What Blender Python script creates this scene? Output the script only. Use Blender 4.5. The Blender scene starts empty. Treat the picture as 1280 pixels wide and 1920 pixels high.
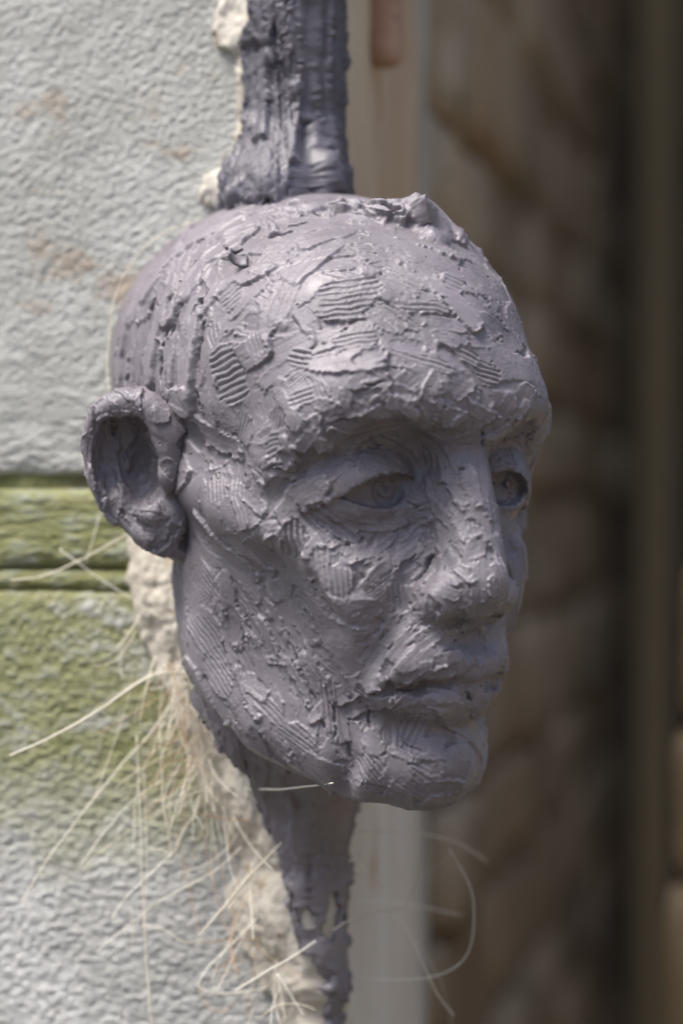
import bpy, math, random
import numpy as np
from mathutils import Vector
from mathutils.bvhtree import BVHTree

SC = bpy.context.scene
COL = SC.collection
R = math.radians
Z0 = 1.65                      # height of the lens above the ground; shapes below are in mm about that point

# ------------------------------------------------------------------ camera
cam_d = bpy.data.cameras.new('camera')
cam = bpy.data.objects.new('camera', cam_d)
COL.objects.link(cam)
cam.location = (0, -1.0, Z0)
cam.rotation_euler = (R(90), 0, 0)
cam_d.sensor_fit = 'HORIZONTAL'
cam_d.sensor_width = 24.0
cam_d.lens = 93.75
cam_d.clip_start = 0.02
cam_d.clip_end = 500
cam_d.dof.use_dof = True
cam_d.dof.focus_distance = 0.936
cam_d.dof.aperture_fstop = 4.0
SC.camera = cam

# ------------------------------------------------------------------ light
SUN_EL, SUN_AZ = R(62), R(-50)          # azimuth measured from the camera side, minus = to the left
wd = bpy.data.worlds.new('World')
SC.world = wd
wd.use_nodes = True
nt = wd.node_tree
sky = nt.nodes.new('ShaderNodeTexSky')
sky.sky_type = 'NISHITA'
sky.sun_disc = False
sky.sun_elevation = SUN_EL
sky.sun_rotation = math.pi - SUN_AZ
sky.air_density = 1.0
sky.dust_density = 3.0
sky.ozone_density = 1.0
nt.nodes['Background'].inputs['Strength'].default_value = 0.07
nt.links.new(sky.outputs[0], nt.nodes['Background'].inputs['Color'])
sun_d = bpy.data.lights.new('sun', 'SUN')
sun_d.energy = 1.5
sun_d.angle = R(24)
sun_d.color = (1.0, 0.96, 0.90)
sun = bpy.data.objects.new('sun', sun_d)
COL.objects.link(sun)
sdir = Vector((math.sin(SUN_AZ) * math.cos(SUN_EL), -math.cos(SUN_AZ) * math.cos(SUN_EL), math.sin(SUN_EL)))
sun.rotation_euler = sdir.to_track_quat('Z', 'Y').to_euler()
sun.location = (0, -2, 4)
SC.view_settings.view_transform = 'Standard'
SC.view_settings.look = 'None'
SC.view_settings.exposure = 1.6
SC.view_settings.gamma = 1.0
SC.cycles.use_denoising = True
SC.cycles.max_bounces = 6

# ------------------------------------------------------------------ helpers
def mesh_obj(name, verts, faces, mat=None, parent=None, smooth=True, attrs=None):
    """verts in mm about the lens height -> one mesh object"""
    v = np.asarray(verts, np.float32) * 0.001
    v = v + np.array([0, 0, Z0], np.float32)
    me = bpy.data.meshes.new(name)
    f = np.asarray(faces, np.int32) if not isinstance(faces, list) else faces
    if isinstance(f, np.ndarray) and f.ndim == 2:
        nf, k = f.shape
        me.vertices.add(len(v)); me.vertices.foreach_set('co', v.ravel())
        me.loops.add(nf * k); me.loops.foreach_set('vertex_index', f.ravel())
        me.polygons.add(nf); me.polygons.foreach_set('loop_start', np.arange(0, nf * k, k, dtype=np.int32))
        me.update(calc_edges=True)
        me.validate()
    else:
        me.from_pydata(v.tolist(), [], f)
    if smooth and len(me.polygons):
        me.polygons.foreach_set('use_smooth', np.ones(len(me.polygons), bool))
    if attrs:
        for k, arr in attrs.items():
            at = me.attributes.new(k, 'FLOAT', 'POINT')
            at.data.foreach_set('value', np.asarray(arr, np.float32))
    o = bpy.data.objects.new(name, me)
    COL.objects.link(o)
    if mat: me.materials.append(mat)
    if parent: o.parent = parent
    return o

def tag(o, label=None, cat=None, group=None, kind=None):
    if label: o['label'] = label
    if cat: o['category'] = cat
    if group: o['group'] = group
    if kind: o['kind'] = kind
    return o

def empty(name):
    o = bpy.data.objects.new(name, None)
    COL.objects.link(o)
    return o

# value noise, vectorised ------------------------------------------------
_rng = np.random.default_rng(7)
_T = _rng.random((64, 64, 64)).astype(np.float32) * 2 - 1
def vnoise(p):
    p = np.asarray(p, np.float32)
    i = np.floor(p).astype(np.int64); f = p - i
    f = f * f * (3 - 2 * f)
    i0 = i & 63; i1 = (i + 1) & 63
    x0, y0, z0 = i0[..., 0], i0[..., 1], i0[..., 2]
    x1, y1, z1 = i1[..., 0], i1[..., 1], i1[..., 2]
    fx, fy, fz = f[..., 0], f[..., 1], f[..., 2]
    a = _T[x0, y0, z0] * (1 - fx) + _T[x1, y0, z0] * fx
    b = _T[x0, y1, z0] * (1 - fx) + _T[x1, y1, z0] * fx
    c = _T[x0, y0, z1] * (1 - fx) + _T[x1, y0, z1] * fx
    d = _T[x0, y1, z1] * (1 - fx) + _T[x1, y1, z1] * fx
    return (a * (1 - fy) + b * fy) * (1 - fz) + (c * (1 - fy) + d * fy) * fz
def fbm(p, octv=4, gain=0.5, lac=2.03):
    p = np.asarray(p, np.float32); s = 0; a = 1; t = 0
    for k in range(octv):
        s = s + a * vnoise(p + 17.3 * k); t += a; a *= gain; p = p * lac
    return s / t
def sstep(e0, e1, x):
    t = np.clip((x - e0) / (e1 - e0), 0, 1)
    return t * t * (3 - 2 * t)

# photograph frame (1280 x 1920) -> view ray, used to set things out on the surfaces they lie on
MMPX = 0.2
def pix_ray(px, py):
    d = Vector(((px - 640) * MMPX / 1000, 1, (960 - py) * MMPX / 1000))
    return Vector((0, -1000, 0)), d.normalized()

# ------------------------------------------------------------------ head frame
YAW, PITCH, ROLL = R(35), R(8), R(1)
def head_rot():
    cy, sy = math.cos(YAW), math.sin(YAW)
    a = np.array([cy, sy, 0]); f = np.array([sy, -cy, 0]); u = np.array([0, 0, 1.0])
    f2 = f * math.cos(PITCH) - u * math.sin(PITCH); u2 = u * math.cos(PITCH) + f * math.sin(PITCH)
    a2 = a * math.cos(ROLL) + u2 * math.sin(ROLL); u3 = u2 * math.cos(ROLL) - a * math.sin(ROLL)
    return np.stack([a2, f2, u3], 1)
HR = head_rot()
HO = np.array([-6.0, 0.0, 21.0])
def to_world(p): return p @ HR.T + HO

# ------------------------------------------------------------------ signed distance sculpting
class Clay:
    """a block of voxels; shapes are pressed on and carved off with soft joins (A = |lateral|)"""
    def __init__(s, lo, hi, vox):
        s.vox = vox
        s.lo = np.array(lo, np.float32)
        n = [int((h - l) / vox) + 1 for l, h in zip(lo, hi)]
        s.ax = [np.float32(l) + vox * np.arange(k, dtype=np.float32) for l, k in zip(lo, n)]
        s.v = np.full(n, 60.0, np.float32)
    def box(s, lo, hi):
        sl = []
        for ax, l, h in zip(s.ax, lo, hi):
            i0 = int(np.searchsorted(ax, l)); i1 = int(np.searchsorted(ax, h))
            sl.append(slice(max(i0, 0), max(i1, i0 + 1)))
        return tuple(sl)
    def grid(s, sl):
        return (s.ax[0][sl[0]][:, None, None], s.ax[1][sl[1]][None, :, None], s.ax[2][sl[2]][None, None, :])
    def put(s, d, sl, k, op):
        v = s.v[sl]
        if op == 'add':
            h = np.clip(0.5 + 0.5 * (v - d) / k, 0, 1)
            s.v[sl] = v * (1 - h) + d * h - k * h * (1 - h)
        else:
            h = np.clip(0.5 - 0.5 * (v + d) / k, 0, 1)
            s.v[sl] = v * (1 - h) - d * h + k * h * (1 - h)
    def ell(s, c, r, k=6, op='add', rot=None):
        m = max(r) if rot is not None else 0
        rr = [m] * 3 if m else r
        e = 60 if max(r) > 40 else k * 1.5 + 12
        sl = s.box([c[i] - rr[i] - e for i in range(3)], [c[i] + rr[i] + e for i in range(3)])
        x, y, z = s.grid(sl)
        x = x - c[0]; y = y - c[1]; z = z - c[2]
        if rot is not None:
            M = np.asarray(rot, np.float32)
            x, y, z = (M[0, 0] * x + M[0, 1] * y + M[0, 2] * z, M[1, 0] * x + M[1, 1] * y + M[1, 2] * z,
                       M[2, 0] * x + M[2, 1] * y + M[2, 2] * z)
        k0 = np.sqrt((x / r[0]) ** 2 + (y / r[1]) ** 2 + (z / r[2]) ** 2)
        k1 = np.sqrt((x / r[0] ** 2) ** 2 + (y / r[1] ** 2) ** 2 + (z / r[2] ** 2) ** 2)
        d = k0 * (k0 - 1) / np.maximum(k1, 1e-6)
        s.put(d, sl, k, op)
    def cap(s, p, q, r0, r1, k=5, op='add'):
        e = max(r0, r1) + k * 1.5 + 5
        sl = s.box([min(p[i], q[i]) - e for i in range(3)], [max(p[i], q[i]) + e for i in range(3)])
        x, y, z = s.grid(sl)
        ab = [q[i] - p[i] for i in range(3)]; L2 = sum(t * t for t in ab) + 1e-6
        t = np.clip(((x - p[0]) * ab[0] + (y - p[1]) * ab[1] + (z - p[2]) * ab[2]) / L2, 0, 1)
        d = np.sqrt((x - p[0] - t * ab[0]) ** 2 + (y - p[1] - t * ab[1]) ** 2 + (z - p[2] - t * ab[2]) ** 2)
        s.put(d - (r0 + (r1 - r0) * t), sl, k, op)
    def path(s, pts, rad, k=5, op='add', kj=2.0):
        pts = [np.asarray(p, float) for p in pts]
        e = max(rad) + k * 1.5 + 5
        A = np.min(pts, 0) - e; B = np.max(pts, 0) + e
        sl = s.box(A, B)
        x, y, z = s.grid(sl)
        D = None
        for p, q, r0, r1 in zip(pts[:-1], pts[1:], rad[:-1], rad[1:]):
            ab = q - p; L2 = float(ab @ ab) + 1e-6
            t = np.clip(((x - p[0]) * ab[0] + (y - p[1]) * ab[1] + (z - p[2]) * ab[2]) / L2, 0, 1)
            d = np.sqrt((x - p[0] - t * ab[0]) ** 2 + (y - p[1] - t * ab[1]) ** 2 + (z - p[2] - t * ab[2]) ** 2) - (r0 + (r1 - r0) * t)
            if D is None: D = d
            else:
                h = np.clip(0.5 + 0.5 * (D - d) / kj, 0, 1)
                D = D * (1 - h) + d * h - kj * h * (1 - h)
        s.put(D.astype(np.float32), sl, k, op)
    def mirror(s):
        """grid starts at lateral 0: unfold it"""
        s.v = np.concatenate([s.v[:0:-1], s.v], 0)
        s.ax[0] = np.concatenate([-s.ax[0][:0:-1], s.ax[0]])
    def mesh(s):
        v = s.v; n = v.shape
        ins = v < 0
        cnt = np.zeros([k - 1 for k in n], np.uint8)
        for dx in (0, 1):
            for dy in (0, 1):
                for dz in (0, 1):
                    cnt += ins[dx:n[0] - 1 + dx, dy:n[1] - 1 + dy, dz:n[2] - 1 + dz]
        act = (cnt > 0) & (cnt < 8)
        idx = np.argwhere(act)
        ids = np.full(act.shape, -1, np.int32); ids[act] = np.arange(len(idx))
        acc = np.zeros((len(idx), 3), np.float32); w = np.zeros(len(idx), np.float32)
        corners = [(a, b, c) for a in (0, 1) for b in (0, 1) for c in (0, 1)]
        cv = {c: v[idx[:, 0] + c[0], idx[:, 1] + c[1], idx[:, 2] + c[2]] for c in corners}
        for c in corners:
            for ax in range(3):
                if c[ax] == 0:
                    e = list(c); e[ax] = 1; e = tuple(e)
                    A, B = cv[c], cv[e]
                    m = (A < 0) != (B < 0)
                    t = np.where(m, A / np.where(m, A - B, 1), 0)
                    pt = np.tile(np.array(c, np.float32), (len(idx), 1)); pt[:, ax] = t
                    acc += pt * m[:, None]; w += m
        V = idx + acc / w[:, None]
        P = np.stack([s.ax[i][0] + V[:, i] * s.vox for i in range(3)], 1)
        F = []
        for ax in range(3):
            b, c = [(1, 2), (2, 0), (0, 1)][ax]
            A = np.take(ins, range(0, n[ax] - 1), ax); B = np.take(ins, range(1, n[ax]), ax)
            ch = np.argwhere(A != B)
            ok = (ch[:, b] > 0) & (ch[:, c] > 0) & (ch[:, b] < n[b] - 1) & (ch[:, c] < n[c] - 1)
            ch = ch[ok]
            def cid(db, dc):
                q = ch.copy(); q[:, b] += db; q[:, c] += dc
                return ids[q[:, 0], q[:, 1], q[:, 2]]
            q = np.stack([cid(-1, -1), cid(0, -1), cid(0, 0), cid(-1, 0)], 1)
            flip = A[ch[:, 0], ch[:, 1], ch[:, 2]]
            q[flip] = q[flip][:, ::-1]
            F.append(q)
        return P, np.concatenate(F)

def subdivide(P, F):
    """one Catmull-Clark step"""
    me = bpy.data.meshes.new('tmp')
    nf = len(F)
    me.vertices.add(len(P)); me.vertices.foreach_set('co', np.asarray(P, np.float32).ravel())
    me.loops.add(nf * 4); me.loops.foreach_set('vertex_index', np.asarray(F, np.int32).ravel())
    me.polygons.add(nf); me.polygons.foreach_set('loop_start', np.arange(0, nf * 4, 4, dtype=np.int32))
    me.update(calc_edges=True)
    o = bpy.data.objects.new('tmp', me); COL.objects.link(o)
    md = o.modifiers.new('s', 'SUBSURF'); md.levels = 1; md.render_levels = 1
    dg = bpy.context.evaluated_depsgraph_get()
    ev = o.evaluated_get(dg).to_mesh()
    V = np.empty(len(ev.vertices) * 3, np.float32); ev.vertices.foreach_get('co', V)
    L = np.empty(len(ev.loops), np.int32); ev.loops.foreach_get('vertex_index', L)
    o.evaluated_get(dg).to_mesh_clear()
    bpy.data.objects.remove(o); bpy.data.meshes.remove(me)
    return V.reshape(-1, 3), L.reshape(-1, 4)

def vnormals(P, F):
    d1 = P[F[:, 2]] - P[F[:, 0]]; d2 = P[F[:, 3]] - P[F[:, 1]]
    fn = np.cross(d1, d2)
    N = np.zeros_like(P)
    for k in range(4):
        for ax in range(3):
            N[:, ax] += np.bincount(F[:, k], fn[:, ax], len(P))
    return N / np.maximum(np.linalg.norm(N, axis=1, keepdims=True), 1e-9)

def compact(P, F, keep):
    F = F[keep]
    used = np.zeros(len(P), bool); used[F.ravel()] = True
    re = np.cumsum(used) - 1
    return P[used], re[F].astype(np.int32)

# ------------------------------------------------------------------ the head
VOX = 1.0
def sculpt_head():
    g = Clay((0, -75, -128), (86, 124, 112), VOX)
    # skull and face masses
    g.ell((0, -8, 31), (73, 93, 67), 1)
    g.ell((0, 34, 36), (62, 52, 44), 18)
    g.ell((0, 30, -42), (52.5, 60, 76), 16)
    g.ell((40, 8, -42), (20, 34, 48), 14)
    # jaw and chin
    g.path([(44, 9, -72), (38, 34, -91), (20, 66, -100), (0, 74, -100)], [13, 14, 15, 17], 14)
    g.ell((0, 77, -100), (19, 15, 15), 8)
    # brow
    g.path([(0, 81, 25), (20, 82.5, 31), (38, 77, 32), (51, 65, 20.5), (56, 53, 4)], [8, 9, 9.5, 8.5, 7], 20)
    # cheekbone
    g.path([(36, 62, -26), (50, 51, -21), (58, 30, -14), (60, 8, -8)], [12, 12, 8.5, 7], 17)
    g.ell((30, 66, -40), (20, 18, 22), 12)
    # muzzle
    g.ell((0, 72, -58), (32, 27, 24), 10)
    # sockets
    g.ell((31, 101, 6.6), (23.5, 28.5, 18.2), 4, 'cut')
    g.ell((19, 93, 4), (9, 19, 12), 6, 'cut')
    # nose
    g.cap((0, 82, 14), (0, 99.5, -26), 6.8, 6.8, 5)
    g.cap((0, 84, 0), (0, 91, -34), 11, 15, 7)
    g.ell((0, 101.5, -33), (9.5, 9.5, 9.5), 5)
    g.ell((13.5, 92, -37), (9.5, 12, 8.5), 4)
    g.ell((0, 107, -53), (28, 13, 7.8), 1.4, 'cut')
    g.ell((0, 96, -43), (4, 10, 6), 4)
    g.ell((8.5, 100, -46.5), (5.5, 6, 2.8), 1.8, 'cut')
    # eyes
    ex, ey, ez = 29.5, 58, -3
    er = (18.5, 17.0, 14.5)
    g.ell((ex + 2.0, ey, ez), (24, 16.6, 15), 3)
    def lid(d_r, up):
        sl = g.box((ex - 26, ey - 4, ez - 26), (ex + 26, ey + 30, ez + 26))
        x, y, z = g.grid(sl)
        r = [q + d_r for q in er]
        X, Y, Zz = (x - ex), (y - ey), (z - ez)
        k0 = np.sqrt((X / r[0]) ** 2 + (Y / r[1]) ** 2 + (Zz / r[2]) ** 2)
        k1 = np.sqrt((X / r[0] ** 2) ** 2 + (Y / r[1] ** 2) ** 2 + (Zz / r[2] ** 2) ** 2)
        d = k0 * (k0 - 1) / np.maximum(k1, 1e-6)
        if up: line = 4.2 - ((x - 26) / 17.5) ** 2 * 7.0; d = np.maximum(d, (line - z) * 0.9)
        else:  line = -8.4 + ((x - 28) / 17.5) ** 2 * 4.0; d = np.maximum(d, (z - line) * 0.9)
        g.put(d + 0 * x, sl, 1.4, 'add')
    lid(7.4, True); lid(5.4, False)
    # iris
    g.ell((25.0, 75.6, -2.2), (6.4, 3.4, 6.4), 0.8, 'cut')
    g.ell((24.6, 72.0, -2.4), (5.0, 2.6, 5.0), 0.8)
    g.ell((24.2, 75.0, -1.6), (2.4, 2.2, 2.0), 0.8, 'cut')
    # groove over the lid and bag below
    g.path([(14, 80, 7), (19, 83, 15), (30, 84, 19), (43, 79.5, 14)], [2, 2.6, 3, 2], 4, 'cut')
    g.path([(17, 83, -14), (29, 83, -20), (43, 76, -18)], [2.2, 2.8, 2.2], 6, 'cut')
    # lips
    g.path([(0, 92, -63), (9, 92.2, -61.5), (18, 88.5, -64), (27, 82, -68)], [5, 5.2, 4.8, 3], 9)
    g.path([(0, 88.5, -76), (9, 88.8, -75.5), (17, 85, -75), (22, 81.5, -74)], [5, 5.2, 4.6, 3.5], 9)
    g.path([(0, 99.5, -69.4), (9, 98, -68.8), (18, 93.2, -69.4), (28, 86.5, -71)], [2.4, 2.8, 2.8, 2.4], 1.6, 'cut')
    g.ell((0, 105, -54), (4.5, 6, 9), 4, 'cut')
    g.ell((0, 101, -87), (16, 8, 5.5), 7, 'cut')
    g.ell((24, 96, -87), (7, 9, 9), 7, 'cut')
    # fold from nose wing to mouth corner and down to the jaw
    g.path([(22, 94, -30), (29, 90, -46), (36, 81, -66), (38, 72, -84), (33, 72, -100), (30, 68, -110)], [3, 3.6, 3.6, 3.6, 3.6, 2.4], 7, 'cut')
    g.path([(62, 54, -36), (52, 70, -56), (45, 76.5, -80)], [8.5, 9.5, 6.5], 12, 'cut')
    g.path([(58, 60, -36), (50, 69, -58), (43, 74, -84)], [2, 2.6, 2], 4, 'cut')
    g.path([(50, 68, -34), (43, 75, -52), (38, 78, -74)], [1.5, 2.2, 1.5], 4, 'cut')
    g.ell((68, 50, -60), (15, 26, 24), 18, 'cut')
    g.mirror()
    # a torn flap standing up on the crown and a knob at the end of the far brow
    g.path([(-8, 30, 91), (4, 40, 95.5), (8, 43, 93), (16, 50, 84), (20, 56, 76)], [4, 3.2, 4, 4.5, 4], 4)
    g.cap((4, 40, 93), (4.5, 41, 99), 3.5, 1.2, 2)
    g.path([(-14, 20, 92), (-6, 34, 91), (2, 42, 90)], [3, 3.5, 3], 5)
    g.path([(48, 70, 22), (53, 66, 20), (57, 62, 18)], [5, 4.5, 3], 4)
    P, F = g.mesh()
    # the far half is a little narrower than the near one
    far = sstep(0, 12, P[:, 0]) * sstep(5, 80, P[:, 1])
    P[:, 0] *= 1 - far * (0.05 + 0.13 * sstep(22, 48, P[:, 0]))
    P[:, 0] *= 1 - 0.09 * sstep(5, 40, P[:, 0]) * sstep(26, 40, P[:, 2]) * sstep(90, 70, P[:, 2]) * sstep(20, 70, P[:, 1])
    P[:, 0] -= 1.6 * sstep(92, 104, P[:, 1]) * sstep(-60, -44, P[:, 2])
    P[:, 1] -= 2.0 * sstep(2, 20, P[:, 0]) * sstep(60, 90, P[:, 1])
    return P, F

def sculpt_ear():
    g = Clay((54, -40, -56), (108, 24, 34), 0.8)
    ph = R(45)
    def E(w, c, n=0.0):      # ear plane -> head frame (lateral taken positive); n = towards the viewer
        return (68 + w * math.sin(ph) + n * math.cos(ph), 2 - w * math.cos(ph) + n * math.sin(ph), c)
    rot = [[math.sin(ph), -math.cos(ph), 0], [math.cos(ph), math.sin(ph), 0], [0, 0, 1]]
    def spline(q, n):
        q = np.array(q, float); t = np.linspace(0, len(q) - 1, n); o = []
        for u in t:
            i = min(int(u), len(q) - 2); f = u - i
            p0, p1, p2, p3 = q[max(i - 1, 0)], q[i], q[i + 1], q[min(i + 2, len(q) - 1)]
            o.append(0.5 * (2 * p1 + (p2 - p0) * f + (2 * p0 - 5 * p1 + 4 * p2 - p3) * f * f + (3 * p1 - p0 - 3 * p2 + p3) * f ** 3))
        return o
    def tube(q, n, k):
        for i, c in enumerate(spline(q, n)):
            if i: g.cap(E(*pc[:3]), E(*c[:3]), pc[3], c[3], k if i == 1 else 1.2)
            pc = c
    g.ell(E(14, -3, -9), (19, 4.5, 27), 1, rot=rot)
    tube([(3, 3, 2, 5), (6, 14, 3, 6), (13, 19, 4, 5), (22, 18, 4.5, 4), (28.5, 12.5, 4.5, 3.2), (31, 4, 4, 3), (30, -6, 3, 3),
          (26, -14, 2, 3.0), (21, -21.5, 0, 2.8), (14.5, -27, -1, 2.8), (8, -31, -2, 3.0), (2, -33.5, -5, 3.2), (-4, -35, -9, 4)], 60, 3)
    tube([(22, 14, -3, 6), (26, 5, -3, 6), (25, -8, -4, 6), (20, -17, -4, 5), (12, -24, -5, 4.5), (3, -29, -6, 4.5)], 30, 4)
    tube([(16, 9, -8, 1.6), (18, 1, -8, 1.8), (17, -8, -6, 2.0), (13, -17, -2, 2.6), (7, -21, 1, 3)], 24, 4)
    g.ell(E(1, -5, 2), (6, 6, 8), 4, rot=rot)
    g.ell(E(0, 8, 0), (7, 8, 10), 5, rot=rot)
    g.ell(E(11, -5, 0), (8, 10, 15), 3, 'cut', rot=rot)
    g.ell(E(13, 9, 1), (6.5, 8, 6), 2.5, 'cut', rot=rot)
    g.ell(E(22.5, 0, 2), (5.8, 6, 15), 3, 'cut', rot=rot)
    g.ell(E(2, -22, -5), (8, 6, 10), 6, rot=rot)
    return g.mesh()

# ------------------------------------------------------------------ materials
def nodes_of(m):
    m.use_nodes = True
    t = m.node_tree
    return t, t.nodes, t.links, t.nodes['Principled BSDF']
def N(t, typ, **kw):
    n = t.nodes.new(typ)
    for k, v in kw.items():
        if k in n.inputs: n.inputs[k].default_value = v
        else: setattr(n, k, v)
    return n
def mixcol(t, fac, a, b):
    n = t.nodes.new('ShaderNodeMix'); n.data_type = 'RGBA'
    for sock, v in ((n.inputs[0], fac), (n.inputs[6], a), (n.inputs[7], b)):
        if isinstance(v, bpy.types.NodeSocket): t.links.new(v, sock)
        elif isinstance(v, tuple): sock.default_value = (*v[:3], 1)
        else: sock.default_value = v
    return n.outputs[2]
def ramp(t, fac, lo, hi):
    n = t.nodes.new('ShaderNodeMapRange'); n.interpolation_type = 'SMOOTHSTEP'
    n.inputs[1].default_value = lo; n.inputs[2].default_value = hi
    t.links.new(fac, n.inputs[0]); return n.outputs[0]
def math_(t, op, a, b=None):
    n = t.nodes.new('ShaderNodeMath'); n.operation = op
    for sock, v in zip(n.inputs, (a, b)):
        if v is None: continue
        if isinstance(v, bpy.types.NodeSocket): t.links.new(v, sock)
        else: sock.default_value = v
    return n.outputs[0]
def pos(t, scale=(1, 1, 1)):
    g = t.nodes.new('ShaderNodeNewGeometry')
    m = t.nodes.new('ShaderNodeVectorMath'); m.operation = 'MULTIPLY'; m.inputs[1].default_value = scale
    t.links.new(g.outputs['Position'], m.inputs[0]); return m.outputs[0]
def noise(t, vec, scale, detail=4, rough=0.55):
    n = N(t, 'ShaderNodeTexNoise', Scale=scale, Detail=detail, Roughness=rough)
    t.links.new(vec, n.inputs['Vector']); return n.outputs['Fac']
def bump(t, h, strength, dist, prev=None):
    b = N(t, 'ShaderNodeBump', Strength=strength, Distance=dist)
    t.links.new(h, b.inputs['Height'])
    if prev: t.links.new(prev, b.inputs['Normal'])
    return b.outputs['Normal']

def clay_material(name, c0, c1):
    m = bpy.data.materials.new(name)
    t, nd, lk, b = nodes_of(m)
    p = pos(t)
    c = mixcol(t, ramp(t, noise(t, p, 34, 5), 0.35, 0.7), c0, c1)
    c = mixcol(t, ramp(t, noise(t, p, 900, 2), 0.62, 0.75), c, tuple(1.25 * q for q in c1))
    at = t.nodes.new('ShaderNodeAttribute'); at.attribute_name = 'dry'
    c = mixcol(t, math_(t, 'MULTIPLY', at.outputs['Fac'], 0.55), c, tuple(1.35 * q for q in c1))
    lk.new(c, b.inputs['Base Color'])
    r = t.nodes.new('ShaderNodeMapRange'); r.inputs[3].default_value = 0.28; r.inputs[4].default_value = 0.56
    lk.new(noise(t, p, 60, 3), r.inputs[0]); lk.new(r.outputs[0], b.inputs['Roughness'])
    b.inputs['Specular IOR Level'].default_value = 0.55
    crumb = math_(t, 'MULTIPLY', noise(t, p, 800, 4, 0.75), ramp(t, noise(t, p, 55, 3), 0.42, 0.62))
    vo = t.nodes.new('ShaderNodeTexVoronoi'); vo.inputs['Scale'].default_value = 260; lk.new(p, vo.inputs['Vector'])
    hole = math_(t, 'MULTIPLY', ramp(t, vo.outputs['Distance'], 0.20, 0.08), ramp(t, noise(t, p, 90, 2), 0.60, 0.66))
    n0 = bump(t, math_(t, 'SUBTRACT', 1.0, hole), 0.9, 0.0009)
    n1 = bump(t, noise(t, p, 1800, 3, 0.7), 0.2, 0.0003, n0)
    n2 = bump(t, crumb, 0.45, 0.0008, n1)
    lk.new(n2, b.inputs['Normal'])
    return m
CLAY = clay_material('wet_grey_clay', (0.174, 0.154, 0.172), (0.248, 0.222, 0.245))
DARK_CLAY = clay_material('strip_dark_clay', (0.104, 0.096, 0.114), (0.145, 0.134, 0.156))  # darker tone of the same clay, for the upper strip

def beige_material():
    m = bpy.data.materials.new('straw_clay')
    t, nd, lk, b = nodes_of(m)
    p = pos(t)
    c = mixcol(t, ramp(t, noise(t, p, 30, 4), 0.35, 0.7), (0.52, 0.47, 0.39), (0.64, 0.60, 0.52))
    c = mixcol(t, ramp(t, noise(t, p, 70, 4), 0.62, 0.74), c, (0.42, 0.30, 0.18))
    c = mixcol(t, ramp(t, noise(t, p, 160, 3), 0.70, 0.76), c, (0.22, 0.19, 0.17))
    lk.new(c, b.inputs['Base Color']); b.inputs['Roughness'].default_value = 0.75
    n1 = bump(t, noise(t, p, 500, 4, 0.65), 0.2, 0.0006)
    lk.new(n1, b.inputs['Normal'])
    return m
BEIGE = beige_material()

def stone_material(name, moss_spans, base, light, rust=0.0):
    """pitted wall stone; moss_spans = list of (z_low, z_full_low, z_full_high, z_high) in mm about the lens"""
    m = bpy.data.materials.new(name)
    t, nd, lk, b = nodes_of(m)
    p = pos(t)
    sep = t.nodes.new('ShaderNodeSeparateXYZ'); lk.new(p, sep.inputs[0])
    z = math_(t, 'MULTIPLY', math_(t, 'SUBTRACT', sep.outputs[2], Z0), 1000.0)
    c = mixcol(t, ramp(t, noise(t, p, 22, 5), 0.35, 0.68), base, light)
    c = mixcol(t, math_(t, 'MULTIPLY', ramp(t, noise(t, p, 260, 4, 0.7), 0.5, 0.7), 0.5), c, tuple(0.62 * q for q in base))
    if rust:
        c = mixcol(t, math_(t, 'MULTIPLY', ramp(t, noise(t, pos(t, (1, 1, 1.8)), 17, 6, 0.65), 0.57, 0.68), rust), c, (0.36, 0.24, 0.14))
    for (a0, a1, b1, b0, amt) in moss_spans:
        zz = math_(t, 'ADD', z, math_(t, 'MULTIPLY', math_(t, 'SUBTRACT', noise(t, p, 30, 4), 0.5), 60.0))
        mk = math_(t, 'MULTIPLY', ramp(t, zz, a0, a1), math_(t, 'SUBTRACT', 1.0, ramp(t, zz, b1, b0)))
        at = t.nodes.new('ShaderNodeAttribute'); at.attribute_name = 'pit'
        hold = math_(t, 'SUBTRACT', noise(t, pos(t, (1, 1, 1.6)), 60, 6, 0.68), math_(t, 'MULTIPLY', at.outputs['Fac'], 0.15))
        mk = math_(t, 'MULTIPLY', mk, ramp(t, hold, 0.24, 0.58))
        mk = math_(t, 'MULTIPLY', mk, amt)
        g = mixcol(t, noise(t, p, 55, 4), (0.19, 0.20, 0.075), (0.35, 0.345, 0.18))
        c = mixcol(t, mk, c, g)
    lk.new(c, b.inputs['Base Color']); b.inputs['Roughness'].default_value = 0.9
    b.inputs['Specular IOR Level'].default_value = 0.2
    n1 = bump(t, noise(t, p, 380, 5, 0.7), 0.8, 0.0016)
    lk.new(n1, b.inputs['Normal'])
    return m

def plain_material(name, c0, c1, scale=20, rough=0.85, c2=None, lim2=(0.6, 0.7), bscale=150, bdist=0.002, stretch=(1, 1, 1)):
    m = bpy.data.materials.new(name)
    t, nd, lk, b = nodes_of(m)
    p = pos(t, stretch)
    c = mixcol(t, ramp(t, noise(t, p, scale, 5), 0.35, 0.68), c0, c1)
    if c2: c = mixcol(t, ramp(t, noise(t, p, scale * 2.3, 5), *lim2), c, c2)
    lk.new(c, b.inputs['Base Color']); b.inputs['Roughness'].default_value = rough
    lk.new(bump(t, noise(t, p, bscale, 4, 0.65), 0.6, bdist), b.inputs['Normal'])
    return m
STONE_UP = stone_material('grey_green_stone', [], (0.46, 0.46, 0.425), (0.57, 0.57, 0.535), 0.5)
STONE_MID = stone_material('mossy_stone', [(-60, -40, 40, 60, 1.0)], (0.32, 0.34, 0.28), (0.44, 0.46, 0.41), 0.3)
STONE_LOW = stone_material('pale_mossy_stone', [(-150, -90, 60, 90, 0.95)], (0.46, 0.455, 0.43), (0.60, 0.595, 0.575), 0.15)
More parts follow.
